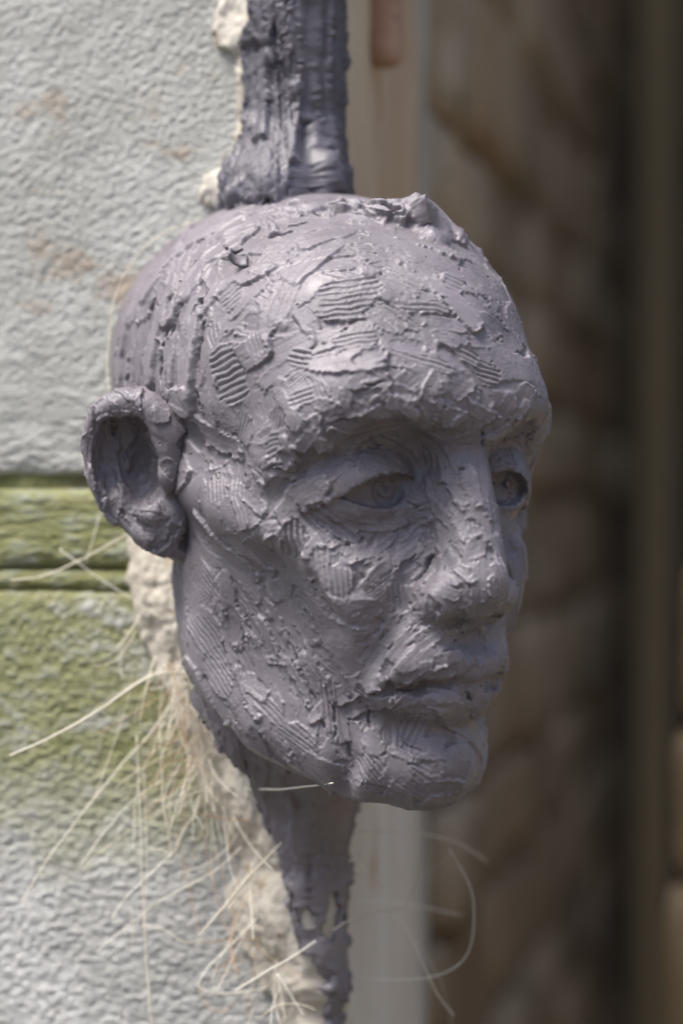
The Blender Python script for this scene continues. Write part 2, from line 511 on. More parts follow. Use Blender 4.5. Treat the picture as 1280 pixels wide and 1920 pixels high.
JOINT = stone_material('mossy_mortar', [(-600, -500, 500, 600, 1.0)], (0.10, 0.085, 0.05), (0.16, 0.14, 0.09))
LIME = plain_material('limewashed_jamb', (0.64, 0.59, 0.51), (0.74, 0.70, 0.63), 16, 0.85, (0.44, 0.28, 0.16), (0.62, 0.78), 120, 0.002, (1, 1, 0.35))
LIME_RUST = plain_material('rust_stained_jamb', (0.56, 0.42, 0.28), (0.70, 0.58, 0.42), 14, 0.85, (0.46, 0.27, 0.14), (0.55, 0.72), 120, 0.002, (1, 1, 0.3))
RUBBLE = plain_material('brown_rubble', (0.39, 0.285, 0.18), (0.54, 0.43, 0.30), 9, 0.9, (0.52, 0.36, 0.22), (0.58, 0.72), 60, 0.006)
RUBBLE2 = plain_material('grey_rubble', (0.38, 0.30, 0.20), (0.50, 0.43, 0.32), 8, 0.9, (0.14, 0.11, 0.08), (0.6, 0.72), 60, 0.006)
MORTAR = plain_material('brown_mortar', (0.26, 0.20, 0.14), (0.36, 0.29, 0.21), 14, 0.95)
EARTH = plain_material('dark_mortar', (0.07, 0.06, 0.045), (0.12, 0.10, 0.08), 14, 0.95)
TIMBER = plain_material('old_timber', (0.22, 0.17, 0.095), (0.31, 0.24, 0.14), 12, 0.8, None, (0.6, 0.7), 90, 0.003, (1, 1, 0.12))
RUST = plain_material('rusty_iron', (0.36, 0.20, 0.13), (0.50, 0.32, 0.22), 60, 0.85, (0.20, 0.10, 0.06), (0.58, 0.7), 300, 0.001)
SANDY = plain_material('sandy_stone', (0.56, 0.45, 0.27), (0.70, 0.58, 0.38), 12, 0.9, None, (0.6, 0.7), 90, 0.004)
def straw_material(name, c0, c1):
    m = bpy.data.materials.new(name)
    t, nd, lk, b = nodes_of(m)
    oi = t.nodes.new('ShaderNodeObjectInfo')
    c = mixcol(t, oi.outputs['Random'], c0, c1)
    c = mixcol(t, ramp(t, noise(t, pos(t), 90, 3), 0.5, 0.75), c, tuple(0.75 * q for q in c0))
    lk.new(c, b.inputs['Base Color']); b.inputs['Roughness'].default_value = 0.5
    return m
STRAW = straw_material('straw', (0.82, 0.74, 0.55), (0.94, 0.91, 0.82))
FIBRE = straw_material('coconut_fibre', (0.50, 0.30, 0.15), (0.62, 0.44, 0.26))

# ------------------------------------------------------------------ the corner of the wall
ALPHA = R(10)
CX, CY = -5.0, 14.0
E1 = np.array([-math.cos(ALPHA), math.sin(ALPHA)]); N1 = np.array([-math.sin(ALPHA), -math.cos(ALPHA)])
E2 = np.array([math.sin(ALPHA), math.cos(ALPHA)]);  N2 = np.array([math.cos(ALPHA), -math.sin(ALPHA)])
def corner_point(u, h, z, rad=8.0):
    """u < 0 along the wall face, u > 0 into the reveal, h out from the surface"""
    u = np.asarray(u, float)
    q = rad * math.pi / 2
    cen = np.array([CX, CY]) + rad * (E1 + E2)
    ang = np.clip((u + q / 2) / q, 0, 1) * math.pi / 2
    nx = N1[0] * np.cos(ang) + N2[0] * np.sin(ang); ny = N1[1] * np.cos(ang) + N2[1] * np.sin(ang)
    x = cen[0] + (rad + h) * nx; y = cen[1] + (rad + h) * ny
    la = np.maximum(-u - q / 2, 0); lb = np.maximum(u - q / 2, 0)
    x = x + la * E1[0] + lb * E2[0]; y = y + la * E1[1] + lb * E2[1]
    return np.stack([x, y, z + 0 * x], -1)
def to_px(P):
    k = 1000.0 / (1000.0 + P[..., 1])
    return 640 + P[..., 0] * k / MMPX, 960 - P[..., 2] * k / MMPX
def wall_at(px, py, out=0.0):
    """point on the plane of the wall face seen at a pixel, `out` mm proud of it"""
    o, d = pix_ray(px, py)
    c = Vector((CX, CY, 0)) + Vector((N1[0], N1[1], 0)) * out
    n = Vector((N1[0], N1[1], 0))
    return o + d * ((c - o).dot(n) / d.dot(n))
def grid_faces(nu, nv):
    i = np.arange(nu - 1)[:, None] * nv + np.arange(nv - 1)[None, :]
    i = i.ravel()
    return np.stack([i, i + nv, i + nv + 1, i + 1], 1)
def dense(lo, hi, vlo, vhi, step):
    a = [lo] if lo < vlo else []
    a += list(np.arange(max(lo, vlo), min(hi, vhi) + 1e-6, step))
    if hi > a[-1] + step * 0.5: a.append(hi)
    return np.array(a)

stone_wall = empty('stone_wall')
tag(stone_wall, 'pale pitted stone wall with a mossy joint and green streaks behind the clay head', 'wall')
def relief(P, kind, seed):
    q = P * 1.0; o = seed * 31.7
    if kind == 'pitted': q = np.stack([P[..., 0] * 0.86 + P[..., 2] * 0.5, P[..., 1], P[..., 2] * 0.86 - P[..., 0] * 0.5], -1)
    if kind == 'pitted':
        g = fbm(np.stack([q[..., 0] / 2.1, q[..., 1] * 0, q[..., 2] / 1.8], -1) + o, 3, 0.8, 1.6)
        h = 0.62 * g - 0.4 * np.clip(-g - 0.12, 0, 1) + 0.6 * fbm(q / 18 + o, 2)
    elif kind == 'wavy':
        h = 0.9 * fbm(np.stack([q[..., 0] / 6, q[..., 1] * 0, q[..., 2] / 1.9], -1) + o, 3, 0.6) + 0.8 * fbm(q / 18 + o, 2)
    else:
        h = 1.7 * fbm(np.stack([q[..., 0] / 2.5, q[..., 1] * 0, q[..., 2] / 1.8], -1) + o, 3, 0.8, 1.6) - 0.7 * np.abs(fbm(np.stack([q[..., 0] / 3.6, q[..., 1] * 0, q[..., 2] / 2.6], -1) + o + 9, 2)) + 0.6 * fbm(q / 20 + o, 2)
    return h
def stone_block(z0, z1, mat, kind, seed, proud=0.0, amp=1.0, u_left=-640.0, u_right=262.0):
    us = dense(u_left, u_right, -140, 12, 0.52); zs = dense(z0, z1, -205, 205, 0.52)
    U, Z = np.meshgrid(us, zs, indexing='ij')
    P = corner_point(U, 0 * U, Z, 5.0)
    h = amp * relief(np.stack([U, 0 * U, Z], -1), kind, seed) + proud
    if kind == 'pitted':     # the lower part of the big block is weathered into ripples
        w = sstep(75, 20, Z)
        h = h * (1 - w) + w * (amp * 1.1 * relief(np.stack([U, 0 * U, Z], -1), 'wavy', seed + 1) + proud - 0.5)
    near = sstep(-140, -132, U) * sstep(12, 8, U) * sstep(-205, -197, Z) * sstep(205, 197, Z)
    h = proud + (h - proud) * near
    e = 3.0 * np.exp(-np.maximum(Z - z0, 0) / 1.8) + 3.0 * np.exp(-np.maximum(z1 - Z, 0) / 1.8)   # worn arrises
    nz = fbm(np.stack([U / 12, 0 * U + seed, Z * 0], -1), 3)
    e = e * (1 + 0.7 * nz)
    P = corner_point(U, h - e, Z + 0.8 * nz * (np.abs(Z - z0) < 12) , 5.0)
    pit = (h - proud).reshape(-1)
    V = P.reshape(-1, 3); F = grid_faces(len(us), len(zs))
    # side returns at top and bottom
    n = len(V); nu = len(us)
    for row, first in ((0, True), (len(zs) - 1, False)):
        edge = np.arange(nu) * len(zs) + row
        back = corner_point(us, np.full(nu, -14.0), np.full(nu, zs[row]), 5.0)
        bi = np.arange(len(V), len(V) + nu); V = np.concatenate([V, back])
        q = np.stack([edge[:-1], bi[:-1], bi[1:], edge[1:]], 1)
        F = np.concatenate([F, q if first else q[:, ::-1]])
    mesh_obj('stone_block', V, F, mat, stone_wall, attrs={'pit': np.concatenate([pit, np.zeros(len(V) - len(pit))])})
stone_block(14.5, 900, STONE_UP, 'pitted', 1)
stone_block(-21.5, 9.0, STONE_MID, 'wavy', 2, proud=0.6, amp=1.1)
stone_block(-29.8, -22.3, STONE_MID, 'wavy', 5, proud=0.2, amp=1.0)
stone_block(-900, -30.5, STONE_LOW, 'rough', 3, proud=0.5, amp=0.6)
# mortar behind the joints
us = dense(-640, 262, -165, 60, 3.0); zs = np.array([-36, -30, -26, -22, -10, 4, 9, 11.5, 14, 22.0])
U, Z = np.meshgrid(us, zs, indexing='ij')
hh = -4.5 + 1.2 * fbm(np.stack([U / 8, 0 * U, Z / 5], -1), 3)
mesh_obj('mortar_joint', corner_point(U, hh, Z, 5.0).reshape(-1, 3), grid_faces(len(us), len(zs)), JOINT, stone_wall)

# ------------------------------------------------------------------ clay strokes
class Surface:
    """vertices of a clay skin, with a height that tool strokes lay over one another"""
    def __init__(s, P, F):
        s.P = np.asarray(P, np.float64); s.F = F
        s.N = vnormals(s.P, F); s.H = np.zeros(len(P))
        s.cell = 8.0
        s.lo = s.P.min(0)
        k = np.floor((s.P - s.lo) / s.cell).astype(np.int64)
        s.dim = k.max(0) + 1
        key = (k[:, 0] * s.dim[1] + k[:, 1]) * s.dim[2] + k[:, 2]
        s.order = np.argsort(key, kind='stable')
        s.start = np.searchsorted(key[s.order], np.arange(s.dim.prod() + 1))
    def near(s, c, r):
        a = np.clip(np.floor((c - r - s.lo) / s.cell).astype(int), 0, s.dim - 1)
        b = np.clip(np.floor((c + r - s.lo) / s.cell).astype(int), 0, s.dim - 1)
        out = []
        for x in range(a[0], b[0] + 1):
            for y in range(a[1], b[1] + 1):
                k0 = (x * s.dim[1] + y) * s.dim[2] + a[2]; k1 = (x * s.dim[1] + y) * s.dim[2] + b[2]
                out.append(s.order[s.start[k0]:s.start[k1 + 1]])
        return np.concatenate(out)
    def local(s, c, d, n, rad):
        ix = s.near(c, rad)
        if len(ix) == 0: return None
        t = np.cross(n, d)
        rel = s.P[ix] - c
        u = rel @ d; v = rel @ t; w = rel @ n
        ok = (np.abs(w) < 10) & (s.N[ix] @ n > 0.15)
        return ix[ok], u[ok], v[ok]
    def stroke(s, c, d, n, L, W, kind='smear', t0=0.0, tu=0.0, tv=0.0, bend=0.0, lam=2.5, amp=0.4, burr=0.35, lip=0.5, seed=0.0, keep=0.6, soft=0.45, taper=0.0, ragged=1.0, stria=0.15):
        r = s.local(c, d, n, math.hypot(L, W) + 3)
        if r is None or len(r[0]) == 0: return
        ix, u, v = r
        v = v - bend * u * u
        near = (np.abs(u) < L * 1.25 + 2.2) & (np.abs(v) < W * (1 + abs(taper)) + 1.5)
        ix, u, v = ix[near], u[near], v[near]
        if len(ix) == 0: return
        z = np.zeros_like(u)
        rag = vnoise(np.stack([u * 0.22, v * 0.22, z + seed], -1)); rag2 = vnoise(np.stack([u * 0.9, v * 0.9, z + seed + 9], -1))
        ph = v / lam + 0.3 * rag
        eu = u + 1.5 * rag + 0.6 * ragged * rag2
        if kind == 'comb': eu = eu + 0.22 * L * vnoise(np.stack([np.floor(ph) * 0.77, z + seed, np.sign(u)], -1))
        ev = v + 0.9 * rag + 0.5 * ragged * rag2
        Wl = W * (1 - taper * np.clip(u / L, -1, 1))
        pw = 2.2 + 2.0 * ((seed * 7.3) % 1.0)
        rad = (np.abs(eu / L) ** pw + np.abs(ev / Wl) ** pw) ** (1 / pw)
        ed = (1 - rad) * min(L, W)
        m = sstep(0, soft, ed)
        hc = s.H[ix][m > 0.5].mean() if (m > 0.5).any() else 0.0
        h = t0 + tu * u / L + tv * v / W
        h = h - 0.35 * (1 - (v / W) ** 2) * (W / 6)           # the tool leaves a shallow trough
        if kind == 'comb':
            g = np.abs(np.sin(math.pi * ph))
            fade = 0.75 + 0.5 * vnoise(np.stack([u * 0.1, z + seed + 3, np.floor(ph)], -1))
            h = h + amp * (g - 0.6) * fade * 1.5
            h = h + 0.07 * vnoise(np.stack([u * 0.9, v * 2.5, z + seed], -1))
        elif kind == 'smear':
            h = h + stria * fbm(np.stack([u * 0.05, v * 1.2, z + seed], -1), 2)
        elif kind == 'rough':
            h = h + 0.55 * fbm(np.stack([u * 0.5, v * 0.9, z + seed], -1), 4, 0.65)
        fr = np.abs(eu / L) > np.abs(ev / Wl)
        rim = np.exp(-(ed / 0.75) ** 2)
        bn = np.clip(0.35 + 1.3 * rag2 + 0.8 * rag, 0, 1.6)
        h = h + rim * bn * np.where(fr, np.where(u > 0, lip, 0.2 * lip), burr)
        s.H[ix] = s.H[ix] * (1 - m) + (keep * hc + (1 - keep) * 0.3 * s.H[ix] + h) * m
    def crack(s, c, d, n, L, W, depth, bend=0.0, seed=0.0):
        r = s.local(c, d, n, L + 3)
        if r is None or len(r[0]) == 0: return
        ix, u, v = r
        z = np.zeros_like(u)
        v = v - bend * u * u + 1.3 * fbm(np.stack([u * 0.3, z + seed, z], -1), 3)
        w = W * (1 - (np.clip(np.abs(u) / L, 0, 1)) ** 2) * (0.7 + 0.6 * fbm(np.stack([u * 0.5, z + seed + 4, z], -1), 2))
        s.H[ix] -= depth * sstep(0, 0.6, w - np.abs(v)) * (np.abs(u) < L)
        # a torn lip on one side
        s.H[ix] += 0.5 * depth * 0.35 * np.exp(-((v - w - 0.7) / 0.6) ** 2) * (np.abs(u) < L * 0.9)
    def done(s, lumps=0.5):
        h = s.H + lumps * fbm(s.P / 14, 3) + 0.16 * fbm(s.P / 1.2, 2) * sstep(-0.1, 0.3, vnoise(s.P / 9 + 5))
        s.dry = np.clip(0.45 * (s.H - 0.2) + 0.5 * fbm(s.P / 5 + 11, 2), 0, 1)      # proud, thin clay dries paler first
        return s.P + s.N * h[:, None]

P0, F0 = sculpt_head()
P0 = to_world(P0)
# what lies inside the masonry is left off
cen = P0[F0].mean(1)
inside = (cen[:, :2] - np.array([CX, CY])) @ N1 < -14
inside &= (cen[:, :2] - np.array([CX, CY])) @ N2 < -14
P0, F0 = compact(P0, F0, ~inside)
BVH = BVHTree.FromPolygons([Vector(p) for p in P0], F0.tolist())
Pf, Ff = subdivide(P0, F0)
skin = Surface(Pf, Ff)


def hit(px, py):
    o, d = pix_ray(px, py)
    loc, nrm, i, dist = BVH.ray_cast(o, d, 3000)
    if loc is None: return None
    if nrm.dot(d) > 0: nrm = -nrm
    return np.array(loc), np.array(nrm)
rs = random.Random(11)
def lay(px, py, ang, L, W, kind='smear', **kw):
    """tool stroke seen at a pixel: ang clockwise from right, L along and W across in photo pixels"""
    h = hit(px, py)
    if h is None: return
    c, n = h
    ca, sa = math.cos(R(ang)), math.sin(R(ang))
    d = np.array([ca, 0, -sa]); d = d - (d @ n) * n
    dl = np.linalg.norm(d)
    if dl < 0.25: return
    d /= dl
    k = (1 + c[1] / 1000) * MMPX
    stretch = min(1.0 / dl, 1.8)
    kw.setdefault('seed', rs.random() * 50)
    if 'lam' in kw: kw['lam'] *= k
    skin.stroke(c, d, n, 0.5 * L * k * stretch, 0.5 * W * k, kind, **kw)
def rip(px, py, ang, L, W, depth=2.2, bend=0.0):
    h = hit(px, py)
    if h is None: return
    c, n = h
    d = np.array([math.cos(R(ang)), 0, -math.sin(R(ang))]); d = d - (d @ n) * n
    dl = np.linalg.norm(d)
    if dl < 0.25: return
    k = (1 + c[1] / 1000) * MMPX
    skin.crack(c, d / dl, n, 0.5 * L * k, 0.5 * W * k, depth, bend, rs.random() * 50)

def eye_zone(x, y, g=1.0):
    return ((x - 692) / (105 * g)) ** 2 + ((y - 922) / (62 * g)) ** 2 < 1 or ((x - 958) / (60 * g)) ** 2 + ((y - 905) / (55 * g)) ** 2 < 1
# first a restless ground of small smears and facets everywhere
def flow(x, y):
    if x < 420 and y < 800:                       # swept back over the skull, then down
        return 90 - 55 * max(0, min(1, (640 - y) / 260)) * (1 if x < 420 else 0) + 0, 16, 0.02
    if y < 450: return 15, 40, 0.05
    if y < 720: return (-4 if x < 700 else 16), 32, 0.38
    if y < 830: return 12, 55, 0.12
    if x < 460: return 62, 35, 0.3
    if x < 640 and y > 1080: return 58, 22, 0.28
    if x > 800 and 830 < y < 1150: return 65, 35, 0.06
    if y > 1340: return 40, 55, 0.3
    if y > 1160: return -40, 35, 0.12
    return -30, 45, 0.22
for i in range(460):
    x = rs.uniform(190, 1045); y = rs.uniform(350, 1530)
    if eye_zone(x, y): continue
    a, sp, pc = flow(x, y)
    ang = a + rs.gauss(0, sp)
    big = 1.0 if y < 1200 else 0.85
    if 730 < y < 850 and x > 560: big = 0.6
    if rs.random() < pc:
        lay(x, y, ang, rs.uniform(50, 125) * big, rs.uniform(30, 80) * big, 'comb', t0=rs.uniform(-0.4, 0.4), tu=rs.uniform(-.4, .4), tv=rs.uniform(-.5, .5),
            lam=rs.uniform(7, 15), amp=rs.uniform(0.18, 0.5), burr=rs.uniform(0.1, 0.35), lip=rs.uniform(0, 0.6), bend=rs.gauss(0, 0.006))
    else:
        long = 1.6 if (x < 420 and y < 800) else 1.0
        lay(x, y, ang, rs.uniform(60, 150) * big * long, rs.uniform(18, 46) * big, rs.choice(['smear', 'smear', 'smear', 'smear', 'smear', 'rough']), t0=rs.uniform(-0.4, 0.5), tu=rs.uniform(-.6, .6),
            tv=rs.uniform(-.6, .6), burr=rs.uniform(0.05, 0.35), lip=rs.uniform(0, 0.6), bend=rs.gauss(0, 0.006), taper=rs.uniform(-.3, .3))
for i in range(170):
    x = rs.uniform(640, 960); y = rs.uniform(960, 1510)
    if eye_zone(x, y): continue
    a, sp, pc = flow(x, y)
    if x > 850 and y > 1160: a = rs.choice([80, -20])
    lay(x, y, a + rs.gauss(0, sp * .7), rs.uniform(36, 90), rs.uniform(16, 36), rs.choice(['smear', 'smear', 'rough']), t0=rs.uniform(-.5, .6), tu=rs.uniform(-.5, .5), tv=rs.uniform(-.6, .6), burr=rs.uniform(.05, .4), lip=rs.uniform(0, .6), bend=rs.gauss(0, .006), taper=rs.uniform(-.4, .4))
for i in range(120):
    x = rs.uniform(200, 1030); y = rs.uniform(360, 1520)
    if eye_zone(x, y, 1.1) or (y > 720 and y < 1340 and x > 600 and rs.random() < .5): continue
    a, sp, pc = flow(x, y)
    lay(x, y, a + rs.gauss(0, sp * .6), rs.uniform(90, 190), rs.uniform(30, 62), 'smear', t0=rs.uniform(-.5, 1.2), tu=rs.uniform(-.8, .8), tv=rs.uniform(-.8, .8), burr=.5, lip=1.3, bend=rs.gauss(0, .004), taper=rs.uniform(-.3, .3))
# long thumb smears sweeping round the back of the skull
for (x, y, a, L, W, t) in [(470, 415, -24, 150, 44, .5), (405, 425, -24, 150, 46, 1.4), (345, 462, -40, 150, 44, .4), (300, 515, -55, 150, 44, 1.6), (262, 560, -62, 130, 40, .5), (385, 500, -56, 150, 56, 1.2),
                           (228, 650, -80, 190, 34, 1.6), (262, 650, -74, 200, 38, .4), (245, 700, -82, 90, 30, 1.5), (290, 640, -76, 200, 36, 1.8), (316, 690, -86, 150, 34, 1.2), (352, 655, -89, 230, 54, 2.2), (322, 585, -70, 90, 36, 1.7),
                           (395, 560, -60, 90, 34, 1.6), (420, 465, -34, 120, 40, .9), (460, 430, -28, 120, 36, 1.2), (520, 470, -70, 130, 50, .5), (545, 545, -80, 160, 50, .5),
                           (500, 600, -82, 140, 40, .4), (585, 480, -66, 130, 70, .6), (575, 600, 60, 60, 40, .9), (610, 440, -40, 120, 60, .7), (345, 752, 88, 60, 66, 2.6)]:
    lay(x, y, a + 180, L, W, 'smear', t0=t, tu=0.4, tv=rs.uniform(-.5, .5), burr=0.35, lip=1.0, bend=rs.gauss(0, 0.002), keep=0.0, soft=0.9, ragged=0.25, stria=0.34)
# comb marks and planes set out one by one
COMB = [(425, 703, -14, 58, 118, 12.5, .5), (429, 559, -24, 46, 60, 11, .45), (400, 625, 58, 40, 40, 10, .35), (562, 672, 18, 44, 42, 11, .5), (554, 719, -36, 60, 50, 7, .25),
        (519, 785, -62, 34, 60, 10, .5), (462, 808, -46, 60, 50, 9, .35), (484, 645, 60, 56, 40, 9, .3), (574, 742, -8, 60, 40, 10, .4), (600, 735, 66, 50, 34, 9, .35),
        (704, 473, 2, 80, 46, 9, .32), (654, 559, -7, 116, 98, 12.5, .5), (755, 527, 38, 86, 64, 11, .42), (794, 500, 24, 86, 46, 10, .36), (849, 531, 4, 46, 52, 11, .4),
        (794, 574, -3, 130, 28, 11, .35), (724, 592, 44, 84, 60, 11, .48), (778, 605, 35, 44, 40, 9, .35), (884, 520, 68, 48, 56, 9, .35), (930, 558, 44, 44, 56, 9, .4),
        (669, 636, -8, 90, 46, 10, .4), (880, 668, 10, 50, 40, 11, .4), (915, 700, 6, 46, 50, 10, .4), (794, 675, 9, 150, 30, 11, .35), (880, 734, 14, 58, 38, 10, .35),
        (960, 640, 50, 50, 60, 10, .25), (850, 620, 0, 70, 30, 10, .2),
        (549, 1010, 84, 64, 52, 12, .5), (600, 1060, 82, 70, 46, 11, .35), (632, 1088, 84, 60, 60, 11, .35), (748, 1115, 80, 46, 62, 11, .4), (583, 985, 52, 100, 34, 17, .55), (640, 990, 40, 110, 28, 14, .45),
        (570, 1128, 36, 60, 30, 9, .35), (402, 913, 66, 46, 52, 10, .45), (443, 920, 80, 50, 44, 9, .4), (495, 1037, 58, 74, 50, 10, .35), (381, 1095, 38, 84, 72, 8, .28),
        (388, 1198, 46, 110, 60, 9, .35), (410, 1270, 46, 90, 50, 9, .35), (515, 837, -12, 34, 60, 10, .4), (452, 960, 62, 60, 40, 10, .3), (455, 1235, 60, 80, 40, 10, .25),
        (697, 1439, 48, 76, 60, 9, .32), (782, 1472, 42, 70, 60, 10, .3), (740, 1350, 86, 50, 44, 12, .4), (777, 1368, -64, 60, 50, 12, .3), (680, 1295, 22, 30, 28, 9, .4),
        (617, 1316, 84, 120, 34, 10, .35), (505, 1330, 40, 80, 40, 9, .3), (560, 1385, 30, 80, 50, 9, .28), (640, 1360, 84, 80, 28, 9, .3)]
for (x, y, a, L, W, lam, amp) in COMB:
    lay(x, y, a, L, W, 'comb', t0=rs.uniform(-0.1, 0.35), tu=rs.uniform(-.3, .3), tv=rs.uniform(-.3, .3), lam=lam, amp=amp * 1.35, burr=0.3, lip=0.5, bend=rs.gauss(0, 0.006), keep=0.7)
PLANE = [(833, 606, 2, 100, 28, .1), (770, 648, -4, 90, 34, -.2), (696, 664, -24, 68, 26, -.6), (696, 712, -8, 96, 36, .9), (620, 760, 10, 70, 26, .3), (755, 742, 24, 60, 40, .5), (810, 725, -55, 52, 36, .5),
         (865, 720, -30, 56, 50, .3), (780, 770, 18, 56, 30, .4), (835, 790, 30, 50, 30, .5), (945, 770, -35, 60, 40, .5), (985, 740, -60, 50, 36, .4), (1005, 780, -40, 40, 30, .6), (905, 775, 25, 50, 28, .6),
         (883, 909, 76, 96, 34, .5), (853, 918, 56, 104, 30, .3), (832, 966, 38, 92, 26, .4), (868, 990, 60, 70, 30, .2), (891, 1035, -70, 78, 38, .5), (910, 985, 72, 70, 24, .3), (929, 1099, 86, 60, 30, .5),
         (841, 1084, 8, 80, 34, .6), (830, 1110, 14, 80, 26, .7), (875, 1075, 42, 50, 24, .3), (800, 1030, -62, 70, 26, .2), (905, 1120, 80, 30, 24, .2),
         (756, 1044, -32, 96, 24, .4), (710, 1074, -36, 90, 26, .3), (773, 1008, -48, 80, 24, .3), (690, 1040, -24, 90, 24, .2), (720, 1020, -34, 70, 20, .3),
         (701, 1249, -46, 96, 34, .4), (756, 1213, -50, 90, 32, .5), (794, 1255, -18, 110, 24, .4), (800, 1195, -36, 70, 36, .3), (840, 1235, -10, 60, 30, .3), (735, 1180, -40, 70, 40, .5), (895, 1215, 84, 70, 30, -.5), (925, 1215, 84, 60, 24, .2),
         (748, 1440, 70, 60, 46, .2), (857, 1450, 70, 70, 60, .2), (756, 1415, 24, 70, 22, .6), (862, 1328, 30, 60, 24, .3), (830, 1320, 10, 90, 20, .2), (700, 1390, 60, 60, 40, .3), (830, 1480, 10, 90, 40, .2),
         (562, 1283, 60, 130, 18, .4), (592, 1249, 63, 130, 18, .5), (545, 1215, 56, 120, 18, .3), (520, 1160, 50, 100, 20, .4), (610, 1230, 60, 90, 20, -.5), (575, 1180, 48, 70, 40, .2), (640, 1270, 70, 110, 24, -.2),
         (426, 1112, 86, 104, 38, .6), (333, 1037, 88, 110, 24, .4), (350, 1090, 86, 120, 22, .5), (343, 872, 50, 50, 30, .8), (362, 815, 20, 60, 50, -1.2), (400, 860, 40, 50, 40, .3), (478, 940, 32, 60, 30, .3), (335, 900, -20, 60, 34, .8),
         (330, 965, 10, 60, 40, .5), (470, 1100, 60, 80, 30, .3), (440, 1180, 84, 90, 34, .2), (480, 1290, 30, 70, 40, .3), (600, 1440, 26, 90, 34, .3), (520, 1400, 34, 90, 30, .3)]
for (x, y, a, L, W, t) in PLANE:
    lay(x, y, a, L, W, 'smear', t0=t, tu=rs.uniform(-.3, .5), tv=rs.uniform(-.5, .5), burr=0.5, lip=1.0, bend=rs.gauss(0, 0.005), keep=0.6)
# ragged flakes hanging along both brows
for i in range(46):
    f = rs.random()
    bx = [(520, 905), (560, 850), (610, 808), (700, 782), (790, 790), (870, 812)]
    q = f * 4.999; j = int(q); g = q - j
    x = bx[j][0] * (1 - g) + bx[j + 1][0] * g; y = bx[j][1] * (1 - g) + bx[j + 1][1] * g
    lay(x + rs.gauss(0, 8), y - abs(rs.gauss(0, 16)) - 12, rs.gauss(35, 50), rs.uniform(30, 66), rs.uniform(16, 34), 'smear', t0=rs.uniform(-.2, 1.0), tu=rs.uniform(-.4, .7), tv=rs.uniform(-.6, .6), burr=0.6, lip=1.1)
for i in range(26):
    x = rs.uniform(890, 1035); y = 812 - (x - 890) * 0.12 + rs.gauss(0, 14)
    lay(x, y, rs.gauss(-30, 40), rs.uniform(24, 50), rs.uniform(14, 30), 'smear', t0=rs.uniform(0.1, 1.3), tu=rs.uniform(-.4, .6), tv=rs.uniform(-.6, .6), burr=0.6, lip=1.0)
for i in range(60):
    x = rs.uniform(930, 1010); y = rs.uniform(850, 1200)
    if eye_zone(x, y, .8): continue
    lay(x, y, rs.gauss(80, 30), rs.uniform(40, 90), rs.uniform(20, 40), rs.choice(['smear', 'comb', 'rough']), t0=rs.uniform(-.6, .7), tu=rs.uniform(-.6, .6), tv=rs.uniform(-.6, .6), lam=11, amp=.3, burr=.4, lip=.6)
# torn clay on the crown, the peaked flap, and a collar below the strip
for i in range(40):
    x = rs.uniform(430, 770); y = 378 + abs(rs.gauss(0, 16)) + abs(x - 600) * 0.06
    lay(x, y, rs.gauss(10, 45), rs.uniform(30, 70), rs.uniform(18, 36), 'smear', t0=rs.uniform(-.8, 2.8), tu=rs.uniform(-.9, 1.3), tv=rs.uniform(-1, 1), burr=0.8, lip=1.3, keep=0.2, soft=1.6)
lay(815, 425, 52, 120, 70, 'smear', t0=4.0, tu=-2.6, tv=-1.6, burr=0.8, lip=0.4, soft=4.0)
lay(790, 392, 62, 56, 44, 'smear', t0=9.5, tu=-4, tv=-.8, burr=0.8, lip=0.4, soft=4.5, keep=0.2)
lay(720, 392, 14, 90, 26, 'smear', t0=2.2, tu=0.4, tv=-.6, burr=0.7, lip=1.0)
for (x, y, a, L, W, dp) in [(700, 388, 12, 70, 12, 3), (735, 396, 20, 60, 10, 3), (560, 420, -30, 50, 12, 3), (600, 405, 60, 40, 10, 2.6), (525, 440, -20, 60, 14, 3), (470, 445, -75, 70, 12, 2.6), (640, 382, 5, 60, 9, 2.4),
                            (285, 580, -66, 56, 18, 3.4), (330, 600, -76, 80, 13, 3.4), (246, 700, -80, 100, 15, 3.4), (305, 680, -86, 130, 16, 3.8), (374, 650, -86, 140, 13, 3), (382, 570, -50, 60, 20, 3.4), (277, 650, -80, 46, 12, 3), (225, 660, -80, 60, 9, 2.6), (318, 500, -52, 70, 9, 2.6), (270, 530, -60, 70, 8, 2.4),
                            (318, 720, 80, 60, 9, 3), (372, 750, 84, 60, 10, 3), (360, 500, -66, 40, 8, 2.2), (432, 852, 0, 12, 10, 2.4), (460, 890, 0, 14, 10, 2.4), (648, 617, 0, 8, 8, 2), (400, 1000, 70, 50, 6, 1.8), (352, 985, 84, 90, 7, 2),
                            (596, 1330, 66, 150, 9, 1.2), (560, 1240, 62, 150, 8, 2.2), (520, 1240, 66, 80, 7, 2), (625, 1350, 86, 100, 8, 1.2), (655, 1420, 84, 90, 12, 1.2), (470, 1180, 74, 80, 7, 2), (795, 1065, -62, 70, 10, 2.4),
                            (770, 1400, 26, 60, 7, 2), (690, 1345, 80, 60, 10, 1.2), (880, 1310, 50, 46, 8, 2.2), (640, 1015, 40, 60, 7, 1.6), (700, 720, -12, 50, 8, 2), (740, 690, 8, 90, 6, 1.6), (640, 790, -10, 60, 7, 2),
                            (800, 545, 20, 30, 8, 1.6), (830, 560, 10, 14, 8, 2), (910, 560, 60, 14, 8, 1.8), (865, 880, 0, 18, 8, 1.8), (775, 945, 40, 30, 8, 1.6), (905, 820, 70, 40, 8, 2.2), (850, 1350, 5, 70, 6, 2)]:
    rip(x, y, a, L, W, dp)
